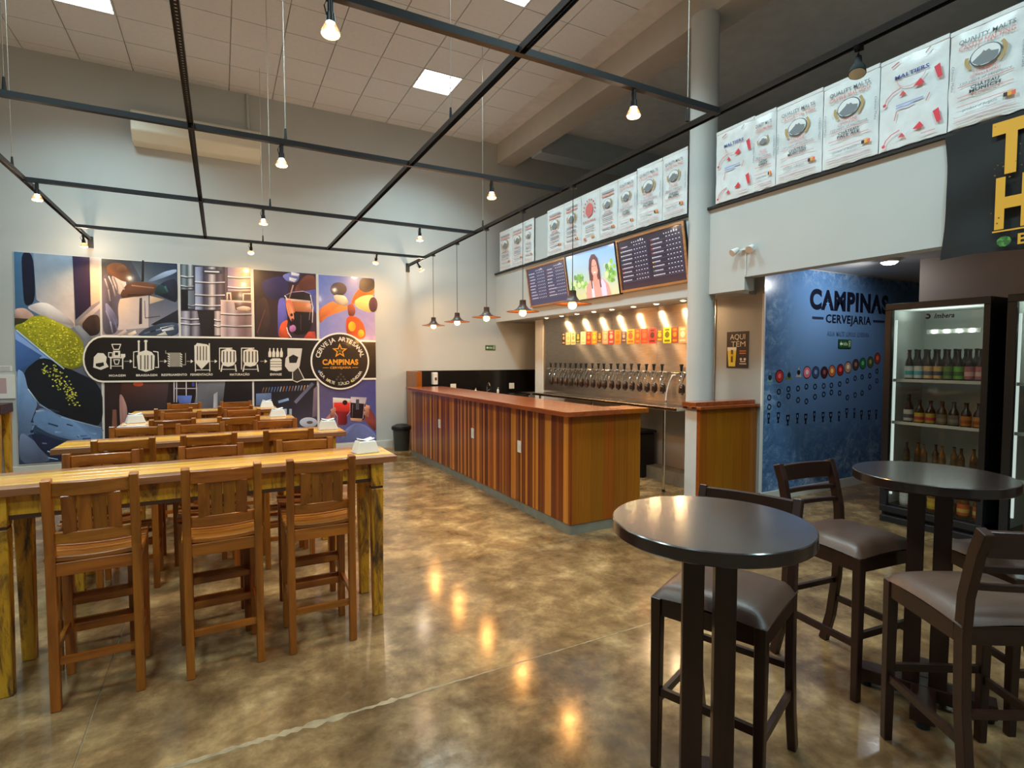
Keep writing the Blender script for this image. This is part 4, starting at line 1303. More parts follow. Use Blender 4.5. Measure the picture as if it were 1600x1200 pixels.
for k in range(5):
    p.line([(226 + 9 * k, 521 - 2.5 * k), (236 + 9 * k, 518 - 2.2 * k)], 2.0, ((110, 120, 140), (30, 34, 48))[k % 2])
p.build("brewer_picture", m_print, mural)

# keg picture
p = Print(0.0008, bw); p.tone = 0.55
quadgrad(p, [(281.5, 412.5), (391, 420), (393.5, 527), (283, 525)], [(60, 66, 84), (120, 100, 110), (90, 66, 70), (40, 34, 44)])
p.up()
def keg(x0, x1, y0, y1, bands, tones):
    n = len(tones) - 1
    p.begin([(x0, y0), (x1, y1)])
    for i in range(n):
        a, c = x0 + (x1 - x0) * i / n, x0 + (x1 - x0) * (i + 1) / n
        p.poly([(a, y0), (c, y0), (c, y1), (a, y1)], [tones[i], tones[i + 1], tones[i + 1], tones[i]])
    p.end()
    for yb in bands:
        p.line([(x0, yb), ((x0 + x1) / 2, yb + 1.6), (x1, yb + 1)], 1.4, (214, 212, 220))
        p.line([(x0, yb + 2), ((x0 + x1) / 2, yb + 3.6), (x1, yb + 3)], 1.2, (46, 42, 56))
    p.layer -= 1
ST = [(150, 164, 186), (110, 124, 140), (190, 200, 216), (70, 76, 92)]
keg(283, 302, 413.5, 452, (431, 446), [(90, 108, 120), (140, 156, 166), (70, 84, 96), (196, 206, 214), (60, 64, 80)])
keg(294, 304, 454, 482, (476,), [(130, 142, 160), (110, 122, 142), (90, 100, 120)])
p.rect(283, 453, 293.5, 484, (30, 28, 38))
keg(283, 313, 486, 525, (497, 505), [(120, 116, 140), (190, 190, 206), (70, 60, 76), (160, 156, 170), (60, 50, 62)])
p.poly([(308, 484), (338, 484), (336, 525), (316, 525)], (34, 28, 30))
p.up(2)
keg(305, 351, 417, 484, (440, 460, 476), [(176, 190, 224), (150, 162, 200), (60, 58, 76), (96, 92, 110), (214, 206, 214), (70, 62, 76), (110, 98, 112), (56, 48, 60)])
p.layer += 1
p.poly([(318, 420), (350, 422), (349, 428), (332, 429), (316, 426)], (60, 62, 78)); p.line([(320, 424), (342, 425)], 2, (208, 208, 216))
p.layer -= 1
keg(356, 391, 418, 455, (432, 448), [(150, 140, 176), (170, 150, 170), (200, 170, 160), (220, 180, 150), (190, 150, 130)])
p.poly([(356, 455), (391, 456), (391, 468), (360, 470)], (96, 74, 58))
keg(335, 346, 486, 524, (499, 508), [(130, 110, 120), (220, 206, 206), (120, 100, 106)])
p.up(2)
keg(345, 393, 469, 526, (489.5, 508), [(226, 196, 196), (150, 130, 140), (186, 170, 178), (140, 112, 118), (120, 96, 100), (150, 122, 122)])
p.up()
p.poly([(366, 473), (392, 474), (392, 486), (368, 484)], (104, 72, 70)); p.poly([(368, 481), (380, 478), (392, 480), (392, 486), (372, 485)], (236, 206, 186))
p.line([(345, 469.5), (393, 472)], 1.8, (240, 216, 206)); p.line([(355, 468), (355, 458), (360, 458), (361, 468)], 2.4, (222, 198, 190)); p.line([(380, 470), (380, 459), (392, 459)], 2.0, (226, 190, 170))
p.build("keg_picture", m_print, mural)

# pouring picture
p = Print(0.0008, bw); p.tone = 0.55
quadgrad(p, [(396, 421), (493.5, 428), (495, 530), (398, 527)], [(52, 40, 40), (70, 44, 60), (60, 40, 60), (52, 36, 34)])
p.up()
p.poly([(404, 440), (440, 430), (452, 442), (446, 466), (420, 470)], (52, 46, 92))
p.poly([(434, 467), (446, 464), (450, 500), (440, 524), (434, 527)], (96, 92, 180))
p.poly([(462, 448), (476, 430), (492, 430), (494, 452), (480, 458), (460, 456)], (110, 60, 50))
p.poly([(440, 430), (456, 425), (470, 427), (464, 442), (448, 440)], (104, 110, 170))
p.poly([(455, 425), (468, 428), (466, 432), (455, 430)], (230, 226, 232)); p.poly([(452, 433), (464, 436), (460, 441), (452, 438)], (236, 230, 236))
p.poly([(456, 458), (494, 452), (494.5, 490), (486, 480)], (80, 84, 160))
p.up()
p.poly([(446, 466), (456, 457), (474, 455), (486, 460), (490, 480), (488, 505), (482, 522), (458, 524), (452, 505), (447, 486)], (40, 26, 34))
p.poly([(446, 468), (484, 471), (489, 488), (448, 486)], (190, 112, 70))
p.poly([(446, 466), (485, 470), (485, 473), (447, 470)], (238, 206, 190))
p.poly([(446, 470), (455, 467), (461, 488), (462, 503), (456, 506), (450, 494)], (214, 120, 90))
p.disc(457, 513, 5, (180, 110, 170), 6, 12); p.line([(458, 446), (452, 466)], 2, (206, 160, 160))
p.line([(485, 461), (489, 480), (488, 504)], 1.2, (226, 206, 226)); p.line([(445, 462), (449, 467)], 1.4, (230, 220, 230))
p.poly([(434, 527.5), (438, 506), (450, 498), (448, 512), (456, 528)], (220, 90, 50)); p.poly([(474, 529), (482, 518), (492, 518), (494, 530)], (206, 76, 56))
p.line([(448, 512), (450, 520), (455, 527)], 1.5, (238, 230, 230))
p.poly([(449, 488), (488, 490), (487, 506), (482, 521), (459, 523), (453, 506)], (24, 14, 20)); p.line([(486, 474), (483, 500)], 1.0, (150, 110, 120)); p.line([(470, 492), (470, 516)], 0.8, (90, 60, 66))
p.poly([(446, 474), (453, 470), (458, 486), (460, 500), (455, 503), (450, 492)], (226, 136, 100)); p.disc(455.5, 492, 2.2, (60, 24, 40), 2.6, 10); p.disc(457, 500, 2.2, (70, 30, 50), 2.6, 10); p.disc(458, 513, 4.4, (190, 120, 180), 5.4, 14)
p.line([(447, 461), (456, 456.5), (474, 455), (485, 459)], 0.9, (196, 180, 214)); p.poly([(400, 470), (416, 462), (424, 500), (414, 526), (400, 526)], (62, 44, 42)); p.line([(402, 520), (414, 484)], 1.2, (110, 60, 60))
p.build("pouring_picture", m_print, mural)

# toast picture
p = Print(0.0008, bw); p.tone = 0.55
quadgrad(p, [(497.5, 429), (585, 435), (586.5, 532), (499, 530)], [(110, 130, 205), (130, 130, 190), (190, 160, 200), (140, 140, 205)])
p.up()
p.poly([(498, 484), (506, 478), (520, 470), (528, 476), (542, 478), (546, 482), (530, 488), (512, 494), (506, 500), (499, 506)], (238, 120, 60))
p.poly([(552, 462), (560, 452), (570, 446), (585, 450), (585, 460), (568, 464), (556, 474), (548, 476)], (226, 110, 40))
p.poly([(563, 434), (585, 435.5), (585.5, 452), (572, 458), (560, 452)], (96, 76, 62))
p.disc(529, 452, 13, (74, 56, 56), 11, 18); p.poly([(520, 460), (540, 462), (545, 474), (538, 479), (526, 475)], (240, 214, 186))
p.poly([(553, 470), (566, 462), (585, 460), (586, 488), (574, 488), (556, 480)], (240, 206, 130)); p.disc(583, 476, 7, (96, 62, 70), 12, 14)
p.poly([(543, 476), (552, 474), (556, 486), (553, 494), (545, 494), (543, 484)], (140, 70, 50))
p.poly([(541, 497), (548, 493), (560, 496), (568, 506), (572, 522), (568, 530), (545, 530), (540, 514)], (238, 88, 34)); p.disc(550, 510, 6, (250, 170, 40), 8, 12); p.disc(564, 521, 5, (250, 160, 40), 6, 12)
p.build("toast_picture", m_print, mural)

# lower pictures
p = Print(0.0008, bw); p.tone = 0.55
quadgrad(p, [(163, 597), (394, 595), (395, 701), (164, 716)], [(60, 36, 32), (30, 28, 36), (20, 20, 24), (26, 22, 30)])
p.up()
quadgrad(p, [(190, 597), (264, 596), (258, 650), (186, 652)], [(90, 44, 34), (90, 66, 66), (40, 32, 36), (34, 26, 32)])
p.disc(216, 600, 8, (206, 80, 46), 4, 12)
quadgrad(p, [(310, 596), (352, 595.5), (346, 650), (300, 650)], [(110, 110, 120), (130, 132, 144), (50, 50, 58), (110, 112, 124)])
for x in (272, 276, 291, 307):
    p.line([(x, 597), (x, 628)], 1.6, (206, 196, 200))
p.line([(274, 607), (308, 607)], 1.4, (200, 190, 196)); p.rect(300, 597, 304, 604, (70, 70, 150)); p.poly([(276, 618), (300, 618), (298, 630), (280, 630)], (84, 104, 170))
p.poly([(186, 615), (192, 618), (200, 640), (196, 668), (188, 672)], (176, 130, 124)); p.poly([(176, 640), (182, 640), (184, 690), (174, 690)], (130, 84, 70)); p.poly([(334, 616), (340, 612), (340, 650), (333, 650)], (190, 190, 200))
p.build("kettle_picture", m_print, mural)
p = Print(0.0008, bw); p.tone = 0.55
quadgrad(p, [(397, 595), (495, 593.5), (496.5, 695), (398, 701)], [(30, 26, 36), (34, 28, 36), (90, 84, 110), (40, 40, 56)])
p.up()
for k in range(16):
    p.line([(412 + k * 4.6, 606 - k * 0.25), (410 + k * 4.6, 613 - k * 0.25)], 1.6, rr.choice([(150, 150, 170), (120, 90, 80), (90, 110, 160), (180, 120, 70)]))
p.line([(462, 628), (488, 600)], 5, (110, 110, 136)); p.poly([(400, 615), (424, 614), (424, 632), (400, 634)], (110, 130, 176)); p.line([(436, 628), (450, 624)], 4, (120, 150, 196))
p.disc(482, 660, 14, (176, 180, 200), 8, 18); p.disc(484, 660, 5, (96, 90, 90), 2.5, 12); p.line([(446, 640), (446, 656)], 4, (150, 170, 200)); p.line([(454, 640), (454, 654)], 4, (160, 176, 200))
p.poly([(490, 608), (496, 602), (496, 650), (488, 652)], (120, 100, 116))
p.build("tap_picture", m_print, mural)
p = Print(0.0008, bw); p.tone = 0.55
quadgrad(p, [(498.5, 593.5), (587, 591.5), (588, 688.5), (500, 694)], [(96, 84, 120), (72, 72, 140), (96, 100, 160), (110, 100, 150)])
p.up()
p.poly([(540, 670), (556, 660), (572, 664), (587.5, 678), (588, 688), (530, 692), (536, 680)], (120, 130, 190))
p.poly([(507, 656), (514, 648), (522, 640), (526, 648), (518, 662), (508, 666)], (196, 130, 120))
p.poly([(574, 632), (580, 640), (587, 654), (587.5, 676), (572, 660), (566, 650)], (130, 60, 56)); p.poly([(568, 630), (576, 634), (576, 652), (570, 650)], (216, 150, 120))
p.up()
p.poly([(520, 622), (548, 622), (548, 644), (542, 648), (543, 664), (526, 664), (527, 648), (520, 642)], (130, 30, 40))
p.poly([(520, 628), (548, 628), (548, 644), (521, 642)], (222, 52, 46)); p.poly([(520, 621), (548, 623), (548, 629), (520, 629)], (236, 214, 206))
p.poly([(548, 621), (572, 622), (570, 654), (566, 657), (548, 657), (547, 640)], (36, 22, 30)); p.poly([(548, 620), (573, 621), (571, 631), (548, 629)], (220, 206, 216)); p.poly([(547, 653), (566, 654), (565, 659), (548, 657)], (236, 176, 140))
p.rect(556, 624, 561, 640, (70, 74, 90)); p.disc(539, 629, 4, (60, 20, 24), 4, 12)
p.line([(521, 622), (521, 641), (527, 650), (527, 663)], 0.8, (240, 200, 200)); p.line([(547, 623), (547, 643), (542, 650)], 0.8, (250, 170, 160)); p.line([(570, 624), (567, 654)], 0.8, (206, 196, 214)); p.line([(551, 632), (550, 652)], 0.9, (110, 90, 100))
p.poly([(516, 640), (524, 636), (525, 642), (519, 647)], (206, 140, 120)); p.poly([(515, 646), (523, 643), (524, 649), (517, 653)], (190, 120, 106)); p.poly([(569, 636), (577, 633), (578, 639), (570, 642)], (226, 160, 130)); p.poly([(568, 643), (577, 641), (577, 647), (569, 649)], (206, 136, 112))
p.build("glasses_picture", m_print, mural)

# black process band with white outline icons
p = Print(0.013, bw)
def band(grow, col):
    pts = []
    for k in range(13):
        a = pi / 2 + pi * k / 12
        pts.append((161 + (30 + grow) * cos(a), 561 - (35 + grow) * sin(a)))
    top = [(587.3, 591.5 + grow), (395, 594 + grow)]
    pts = [(395, 528 - grow * .9), ] + pts[:]
    pts = [(586.6, 533.5 - grow)] + pts
    pts += [(395, 594 + grow * .9), (587.4, 591.5 + grow)]
    p.poly(pts, col)
band(1.6, CREAM); p.up(); band(-1.2, (30, 22, 20)); p.up()
W = (232, 222, 206); G = (150, 140, 128); K = (34, 26, 24)
# sack + mill
p.poly([(146, 574), (147, 558), (153, 551.5), (162, 552), (167, 558), (166, 566), (170, 573), (158, 578)], W); p.up(); p.poly([(150, 568), (162, 566), (163, 571), (156, 574), (150, 572)], K); p.layer -= 1
p.line([(175, 538), (189, 538), (186, 546), (178, 546)], 1.4, W, closed=True); p.poly([(177, 548), (188, 548), (188, 558), (177, 558)], W); p.up(); p.rect(180, 550.5, 185, 555, K); p.layer -= 1
p.line([(170, 551), (176, 551), (176, 558), (170, 558)], 1.2, W, closed=True); p.rect(189, 553, 196, 558, W); p.line([(172, 559), (194, 559)], 1.6, W); p.line([(173.5, 559), (173.5, 576)], 2, W); p.line([(192, 559), (192, 576)], 2, W); p.line([(178, 562), (187, 562), (185, 569), (180, 569)], 1.4, W, closed=True); p.line([(173, 572), (192, 572)], 1, W)
def arrow(x0, x1, y=564.5):
    p.line([(x0, y), (x1, y)], 1.3, G); p.poly([(x1 - 3, y - 2.8), (x1 + 1.2, y), (x1 - 3, y + 2.8)], W)
arrow(195, 206)
# brew kettle
p.line([(217, 534), (217, 554)], 2.6, W); p.line([(228, 533), (228, 549)], 3.2, W); p.disc(217, 533.5, 2, W, 1.8, 10); p.disc(228, 533, 3, W, 2, 10)
p.poly([(216, 577), (214, 556), (219, 550), (228, 547), (237, 550), (242, 556), (241, 577), (228, 581)], W); p.up()
for x in (220, 226.5, 231, 237):
    p.rect(x - 1, 555, x + 1.2, 577, (110, 98, 90))
p.layer -= 1
p.line([(216, 549), (209, 550), (209, 574), (213, 574)], 1.4, W); p.line([(240, 549), (247, 550), (248, 574), (243, 574)], 1.4, W)
arrow(250, 260)
# plate cooler
p.poly([(264, 551), (283, 551), (283, 573), (264, 573)], G); p.line([(259, 548), (259, 552), (264, 552)], 1.4, G); p.line([(290, 552), (290, 570), (284, 570)], 1.4, G)
for k in range(6):
    p.line([(262.5, 553 + k * 3.6), (265, 554.5 + k * 3.6)], 1.5, W); p.line([(282, 553 + k * 3.6), (284.5, 554.5 + k * 3.6)], 1.5, W)
arrow(292, 301)
# fermenter
p.poly([(304, 541), (308, 536), (323, 538), (327, 541), (327, 565), (315, 577), (304, 565)], W); p.up()
for x in (308.5, 313, 318, 322.5):
    p.rect(x - 0.9, 541, x + 0.9, 563, (96, 86, 80))
p.layer -= 1
p.line([(304.5, 540), (305.5, 580)], 1.6, W); p.line([(327, 537), (328, 580)], 1.6, W); p.line([(305, 578), (328, 578)], 1, W)
arrow(329, 338.5)
for x in (356.5, 390.8):
    p.line([(x - 13.5, 577), (x - 13.5, 544), (x + 6, 544)], 1.4, W)
    p.poly([(x - 10.5, 548), (x, 544), (x + 12, 548), (x + 13, 564), (x + 8, 571), (x, 573), (x - 8, 571), (x - 11, 564)], W); p.up()
    for k in range(4):
        p.rect(x - 8 + k * 5.4, 549, x - 6 + k * 5.4, 566, (84, 74, 68))
    p.layer -= 1
    p.line([(x - 9, 570), (x - 11, 580)], 2, W); p.line([(x + 11, 570), (x + 12.5, 580)], 2, W); p.line([(x - 10, 577), (x + 12, 577)], 0.9, W)
arrow(407, 416.5)
for k in range(4):
    x = 421.5 + k * 6
    p.poly([(x - 2.2, 558), (x - 2.4, 551), (x - 0.9, 547), (x - 0.9, 544), (x + 0.9, 544), (x + 0.9, 547), (x + 2.4, 551), (x + 2.2, 558)], W)
p.poly([(422, 562), (426, 560), (437, 560), (440, 562), (440, 578), (431, 580), (422, 578)], W); p.up()
for y in (565, 569, 573):
    p.line([(422, y), (440, y)], 0.9, K)
p.layer -= 1
p.poly([(449, 544), (472, 544.5), (471, 552), (468, 572), (463, 582), (451, 580), (445, 572), (446, 560), (449, 556)], (214, 206, 196)); p.up(); p.poly([(451, 558), (458, 554), (466, 558), (463, 567), (452, 567)], K); p.layer -= 1
p.poly([(457, 582), (466, 574), (475, 592), (464, 597), (457, 594)], (60, 52, 48)); p.line([(457, 582), (457, 594), (464, 597), (475, 592), (466, 574)], 1.2, W)
bandpic = p
for s, x, y, w in (("MOAGEM", 183.5, 588.5, 26), ("BRASSAGEM", 229.5, 588.0, 33), ("RESFRIAMENTO", 272.5, 587.4, 40), ("FERMENTAÇÃO", 315, 587, 35), ("MATURAÇÃO", 374.5, 586.8, 31), ("ENVASE", 431, 586.6, 18)):
    a, c = bw(x - w / 2, y), bw(x + w / 2, y)
    cx = (a[0] + c[0]) / 2
    h = abs(bw(x, y)[1] - bw(x, y - 3.4)[1])
    p.text(s, cx, a[1], h, W, width=c[0] - a[0], bold=0.03)
p.build("process_band", m_print, mural)

# round badge
p = Print(0.020)
cx, cz = bw(531.8, 564.3); R = (bw(577.5, 564)[0] - bw(486, 564)[0]) / 2
p.disc(cx, cz, R, CREAM, n=48); p.up(); p.disc(cx, cz, R * 0.945, (32, 24, 22), n=48); p.up()
p.arc_text("CERVEJA ARTESANAL", cx, cz, R * 0.70, radians(170), radians(10), R * 0.155, W, 0.02)
OR = (240, 156, 40)
def star(p, x, y, r, col, k=0.42, raw=True):
    p.poly([(x + (r if i % 2 == 0 else r * k) * cos(pi / 2 + i * pi / 5), y + (r if i % 2 == 0 else r * k) * sin(pi / 2 + i * pi / 5)) for i in range(10)], col, True)
star(p, cx - R * .02, cz + R * .36, R * .27, OR); p.up(); star(p, cx - R * .02, cz + R * .36, R * .17, (32, 24, 22)); p.up(); star(p, cx - R * .02, cz + R * .36, R * .08, (110, 96, 40))
p.text("CAMPINAS", cx, cz - R * .12, R * .19, OR, width=R * 1.22, bold=0.04)
p.text("CERVEJARIA", cx, cz - R * .26, R * .075, OR, width=R * .72, bold=0.02)
p.rect(cx - R * .60, cz - R * .235, cx - R * .40, cz - R * .22, OR); p.rect(cx + R * .40, cz - R * .235, cx + R * .60, cz - R * .22, OR)
for a, b, c in ((0, 0, 0), (-.09, -.09, 0), (.09, -.09, 0), (-.14, -.18, 0), (0, -.18, 0), (.14, -.18, 0)):
    p.disc(cx + R * a, cz - R * .46 + R * b, R * .035, (84, 76, 70), n=8)
p.arc_text("ÁGUA  MALTE  LÚPULO  LEVEDURA", cx, cz, R * 0.84, radians(208), radians(332), R * 0.105, W, 0.01, flip=True)
for a, col in ((206, (90, 150, 220)), (236, (230, 190, 60)), (266, (90, 130, 70)), (298, (220, 190, 60))):
    p.disc(cx + R * .80 * cos(radians(a)), cz + R * .80 * sin(radians(a)), R * .04, col, n=8)
p.build("round_badge", m_print, mural)

# papers on the wall beside the mural
t = thing("wall_notice", "white framed notice hung beside the mural's edge above the console", "notice", (-2.53, YB - 0.001, 1.185), basis=F_BACK)
MB().box(-0.155, -0.155, 0, 0.155, 0.155, 0.012).build("board", m_plastic, t)
Print(0.0125).rect(-0.14, -0.10, -0.03, 0.12, (206, 150, 150)).rect(0.0, -0.09, 0.07, 0.11, (190, 160, 160)).build("printing", m_printm, t)
t = thing("wall_notice", "small white paper strip stuck above the framed notice", "notice", (-2.52, YB - 0.001, 1.42), basis=F_BACK)
MB().box(-0.12, -0.035, 0, 0.12, 0.035, 0.003).build("board", m_plastic, t)
pp = Print(0.0034)
for k in range(3):
    pp.rect(-0.10, 0.012 - k * 0.018, 0.10, 0.018 - k * 0.018, (120, 120, 124))
pp.build("printing", m_printm, t)

# exit signs
def exit_sign(loc, basis, w, h, lab, left=True):
    t = thing("exit_sign", lab, "sign", loc, basis=basis)
    MB().box(-w / 2, -h / 2, 0, w / 2, h / 2, 0.006).build("plate", m_blackp, t)
    p = Print(0.0066)
    p.rect(-w / 2 + .006, -h / 2 + .006, w / 2 - .006, h / 2 - .006, (34, 92, 40)); p.up()
    c = (226, 240, 220)
    p.poly([(-w * .42, 0), (-w * .30, h * .28), (-w * .30, h * .1), (-w * .18, h * .1), (-w * .18, -h * .1), (-w * .30, -h * .1), (-w * .30, -h * .28)], c)
    p.text("SAÍDA", w * 0.04, -h * .16, h * .32, c, width=w * .34, bold=0.02)
    p.line([(w * .30, -h * .34), (w * .30, h * .34), (w * .42, h * .34), (w * .42, -h * .34)], w * .02, c); p.disc(w * .35, h * .12, w * .022, c, n=8); p.line([(w * .35, h * .06), (w * .355, -h * .1), (w * .335, -h * .28)], w * .025, c)
    p.build("lettering", m_exit, t)
exit_sign((4.50, YB - 0.001, 1.75), F_BACK, 0.21, 0.095, "small green exit sign on the back wall behind the pendants")

# ------------------------------------------------------------------ menu screens on the parapet
def tilt_basis():
    a = radians(9)
    return F_SIDE @ Matrix.Rotation(a, 4, 'X')
def screen_thing(name, lab, cat, yc, w, h, zc, frame_mat, bz):
    t = thing(name, lab, cat, (XP - 0.085, yc, zc), basis=tilt_basis())
    MB().box(-w / 2, -h / 2, -0.035, w / 2, h / 2, 0.0).build("panel", m_blackp, t)
    MB().box(-0.2, -0.12, -0.075, 0.2, 0.12, -0.036).build("wall_mount", m_black, t)
    for a in ((-w / 2, h / 2 - bz, w / 2, h / 2), (-w / 2, -h / 2, w / 2, -h / 2 + bz), (-w / 2, -h / 2 + bz, -w / 2 + bz, h / 2 - bz), (w / 2 - bz, -h / 2 + bz, w / 2, h / 2 - bz)):
        MB().box(a[0], a[1], 0.0, a[2], a[3], 0.012).build("frame_rail", frame_mat, t)
    return t
m_mframe = wood("menu_frame_wood", (150, 96, 54), (206, 150, 96), 'X', 1.0, 0.35, 0.3, 0.15)
def menu(t, w, h, seed, back):
    p = Print(0.0012); r_ = random.Random(seed)
    p.rect(-w / 2 + .03, -h / 2 + .03, w / 2 - .03, h / 2 - .03, back); p.up()
    wh = (176, 176, 190); gr = (92, 94, 120)
    for half in (0, 1):
        x0 = -w / 2 + 0.07 + half * (w / 2 - 0.03)
        cw = w / 2 - 0.10
        y = h / 2 - 0.085
        for k in range(6):
            hh = 0.014 + 0.006 * (k > 2) + 0.01 * (k == 4)
            p.rect(x0 + cw * (.45 + .08 * k), y, x0 + cw * (.45 + .08 * k) + .016 + .006 * (k > 2), y + hh, wh)
        n = 9
        for k in range(n):
            yy = y - 0.035 - k * (h - 0.20) / n
            p.disc(x0 + 0.008, yy + 0.006, 0.009, r_.choice([(200, 60, 50), (230, 200, 90), (220, 220, 220), (80, 150, 110), (230, 130, 60)]), n=10)
            L_ = r_.uniform(0.10, 0.19)
            q_ = x0 + 0.025
            while q_ < x0 + 0.025 + L_:
                ww = r_.uniform(0.008, 0.02); p.rect(q_, yy, q_ + ww, yy + 0.014, wh); q_ += ww + 0.004
            p.rect(x0, yy - 0.014, x0 + cw, yy - 0.0115, gr)
            for c_ in range(5):
                xx = x0 + cw * (.52 + .10 * c_)
                p.rect(xx, yy, xx + 0.020, yy + 0.012, wh); p.rect(xx + 0.032, yy - 0.02, xx + 0.0345, yy + 0.03, gr)
    p.build("menu_text", m_screen, t)
t = screen_thing("menu_board", "wood-framed dark menu screen farthest from the column", "menu screen", 7.33, 1.16, 0.645, 2.715, m_mframe, 0.028)
menu(t, 1.16, 0.645, 1, (52, 52, 84))
t = screen_thing("menu_board", "wood-framed dark menu screen next to the column", "menu screen", 5.00, 1.16, 0.665, 2.725, m_mframe, 0.028)
menu(t, 1.16, 0.665, 2, (30, 30, 50))
t = screen_thing("television", "screen showing a smiling long-haired person outdoors, between two menu boards", "television", 6.17, 1.148, 0.67, 2.71, m_blackp, 0.012)
p = Print(0.0012)
w, h = 1.126, 0.648
p.grad(-w / 2, -h / 2, w / 2, h / 2, (190, 190, 130), (206, 206, 160), (120, 170, 235), (150, 190, 235), 6); p.up()
for x, y, s in ((-.30, -.02, .13), (-.27, -.12, .12), (.42, .05, .14), (.50, -.05, .13), (.36, -.03, .10), (-.45, -.16, .12), (-.12, -.2, .12), (.55, .15, .08)):
    for k in range(12):
        a, d_ = rr.uniform(0, 2 * pi), s * rr.random()
        xx, yy = x + d_ * cos(a) * .7, y + d_ * sin(a)
        if abs(xx) < w / 2 - .05 and abs(yy) < h / 2 - .05:
            p.disc(xx, yy, rr.uniform(.02, .045), rr.choice([(110, 160, 80), (140, 186, 100), (96, 140, 84), (190, 206, 150)]), n=8)
p.up()
hair = [(-.02, -.30), (-.04, -.10), (-.035, .08), (.0, .20), (.06, .26), (.13, .255), (.19, .19), (.21, .06), (.21, -.10), (.24, -.31)]
p.poly(hair, (92, 62, 72)); p.up()
p.poly([(-.16, -.32), (-.13, -.16), (-.02, -.08), (.06, -.10), (.14, -.09), (.25, -.08), (.36, -.18), (.40, -.32)], (214, 150, 140)); p.up()
p.poly([(-.02, -.32), (-.015, -.14), (.03, -.10), (.04, -.32)], (224, 206, 220)); p.poly([(.20, -.32), (.19, -.14), (.24, -.08), (.30, -.16), (.31, -.32)], (206, 196, 226)); p.up()
p.disc(.095, .075, .078, (220, 156, 140), .115, 24); p.poly([(.055, -.02), (.135, -.02), (.15, -.13), (.09, -.18), (.03, -.13)], (210, 144, 130)); p.up()
p.disc(.065, .10, .012, (70, 46, 46), .007, 10); p.disc(.125, .10, .012, (70, 46, 46), .007, 10); p.poly([(.088, .085), (.098, .05), (.11, .055)], (196, 128, 116)); p.poly([(.06, .022), (.13, .022), (.115, .006), (.075, .006)], (246, 226, 222))
p.poly([(-.01, .02), (.02, .15), (.08, .20), (.05, .15), (.02, .02), (.015, -.2), (-.01, -.2)], (80, 52, 62)); p.poly([(.20, .02), (.175, .15), (.11, .20), (.15, .15), (.17, .02), (.18, -.2), (.21, -.2)], (84, 56, 66))
p.build("picture", m_screen, t)

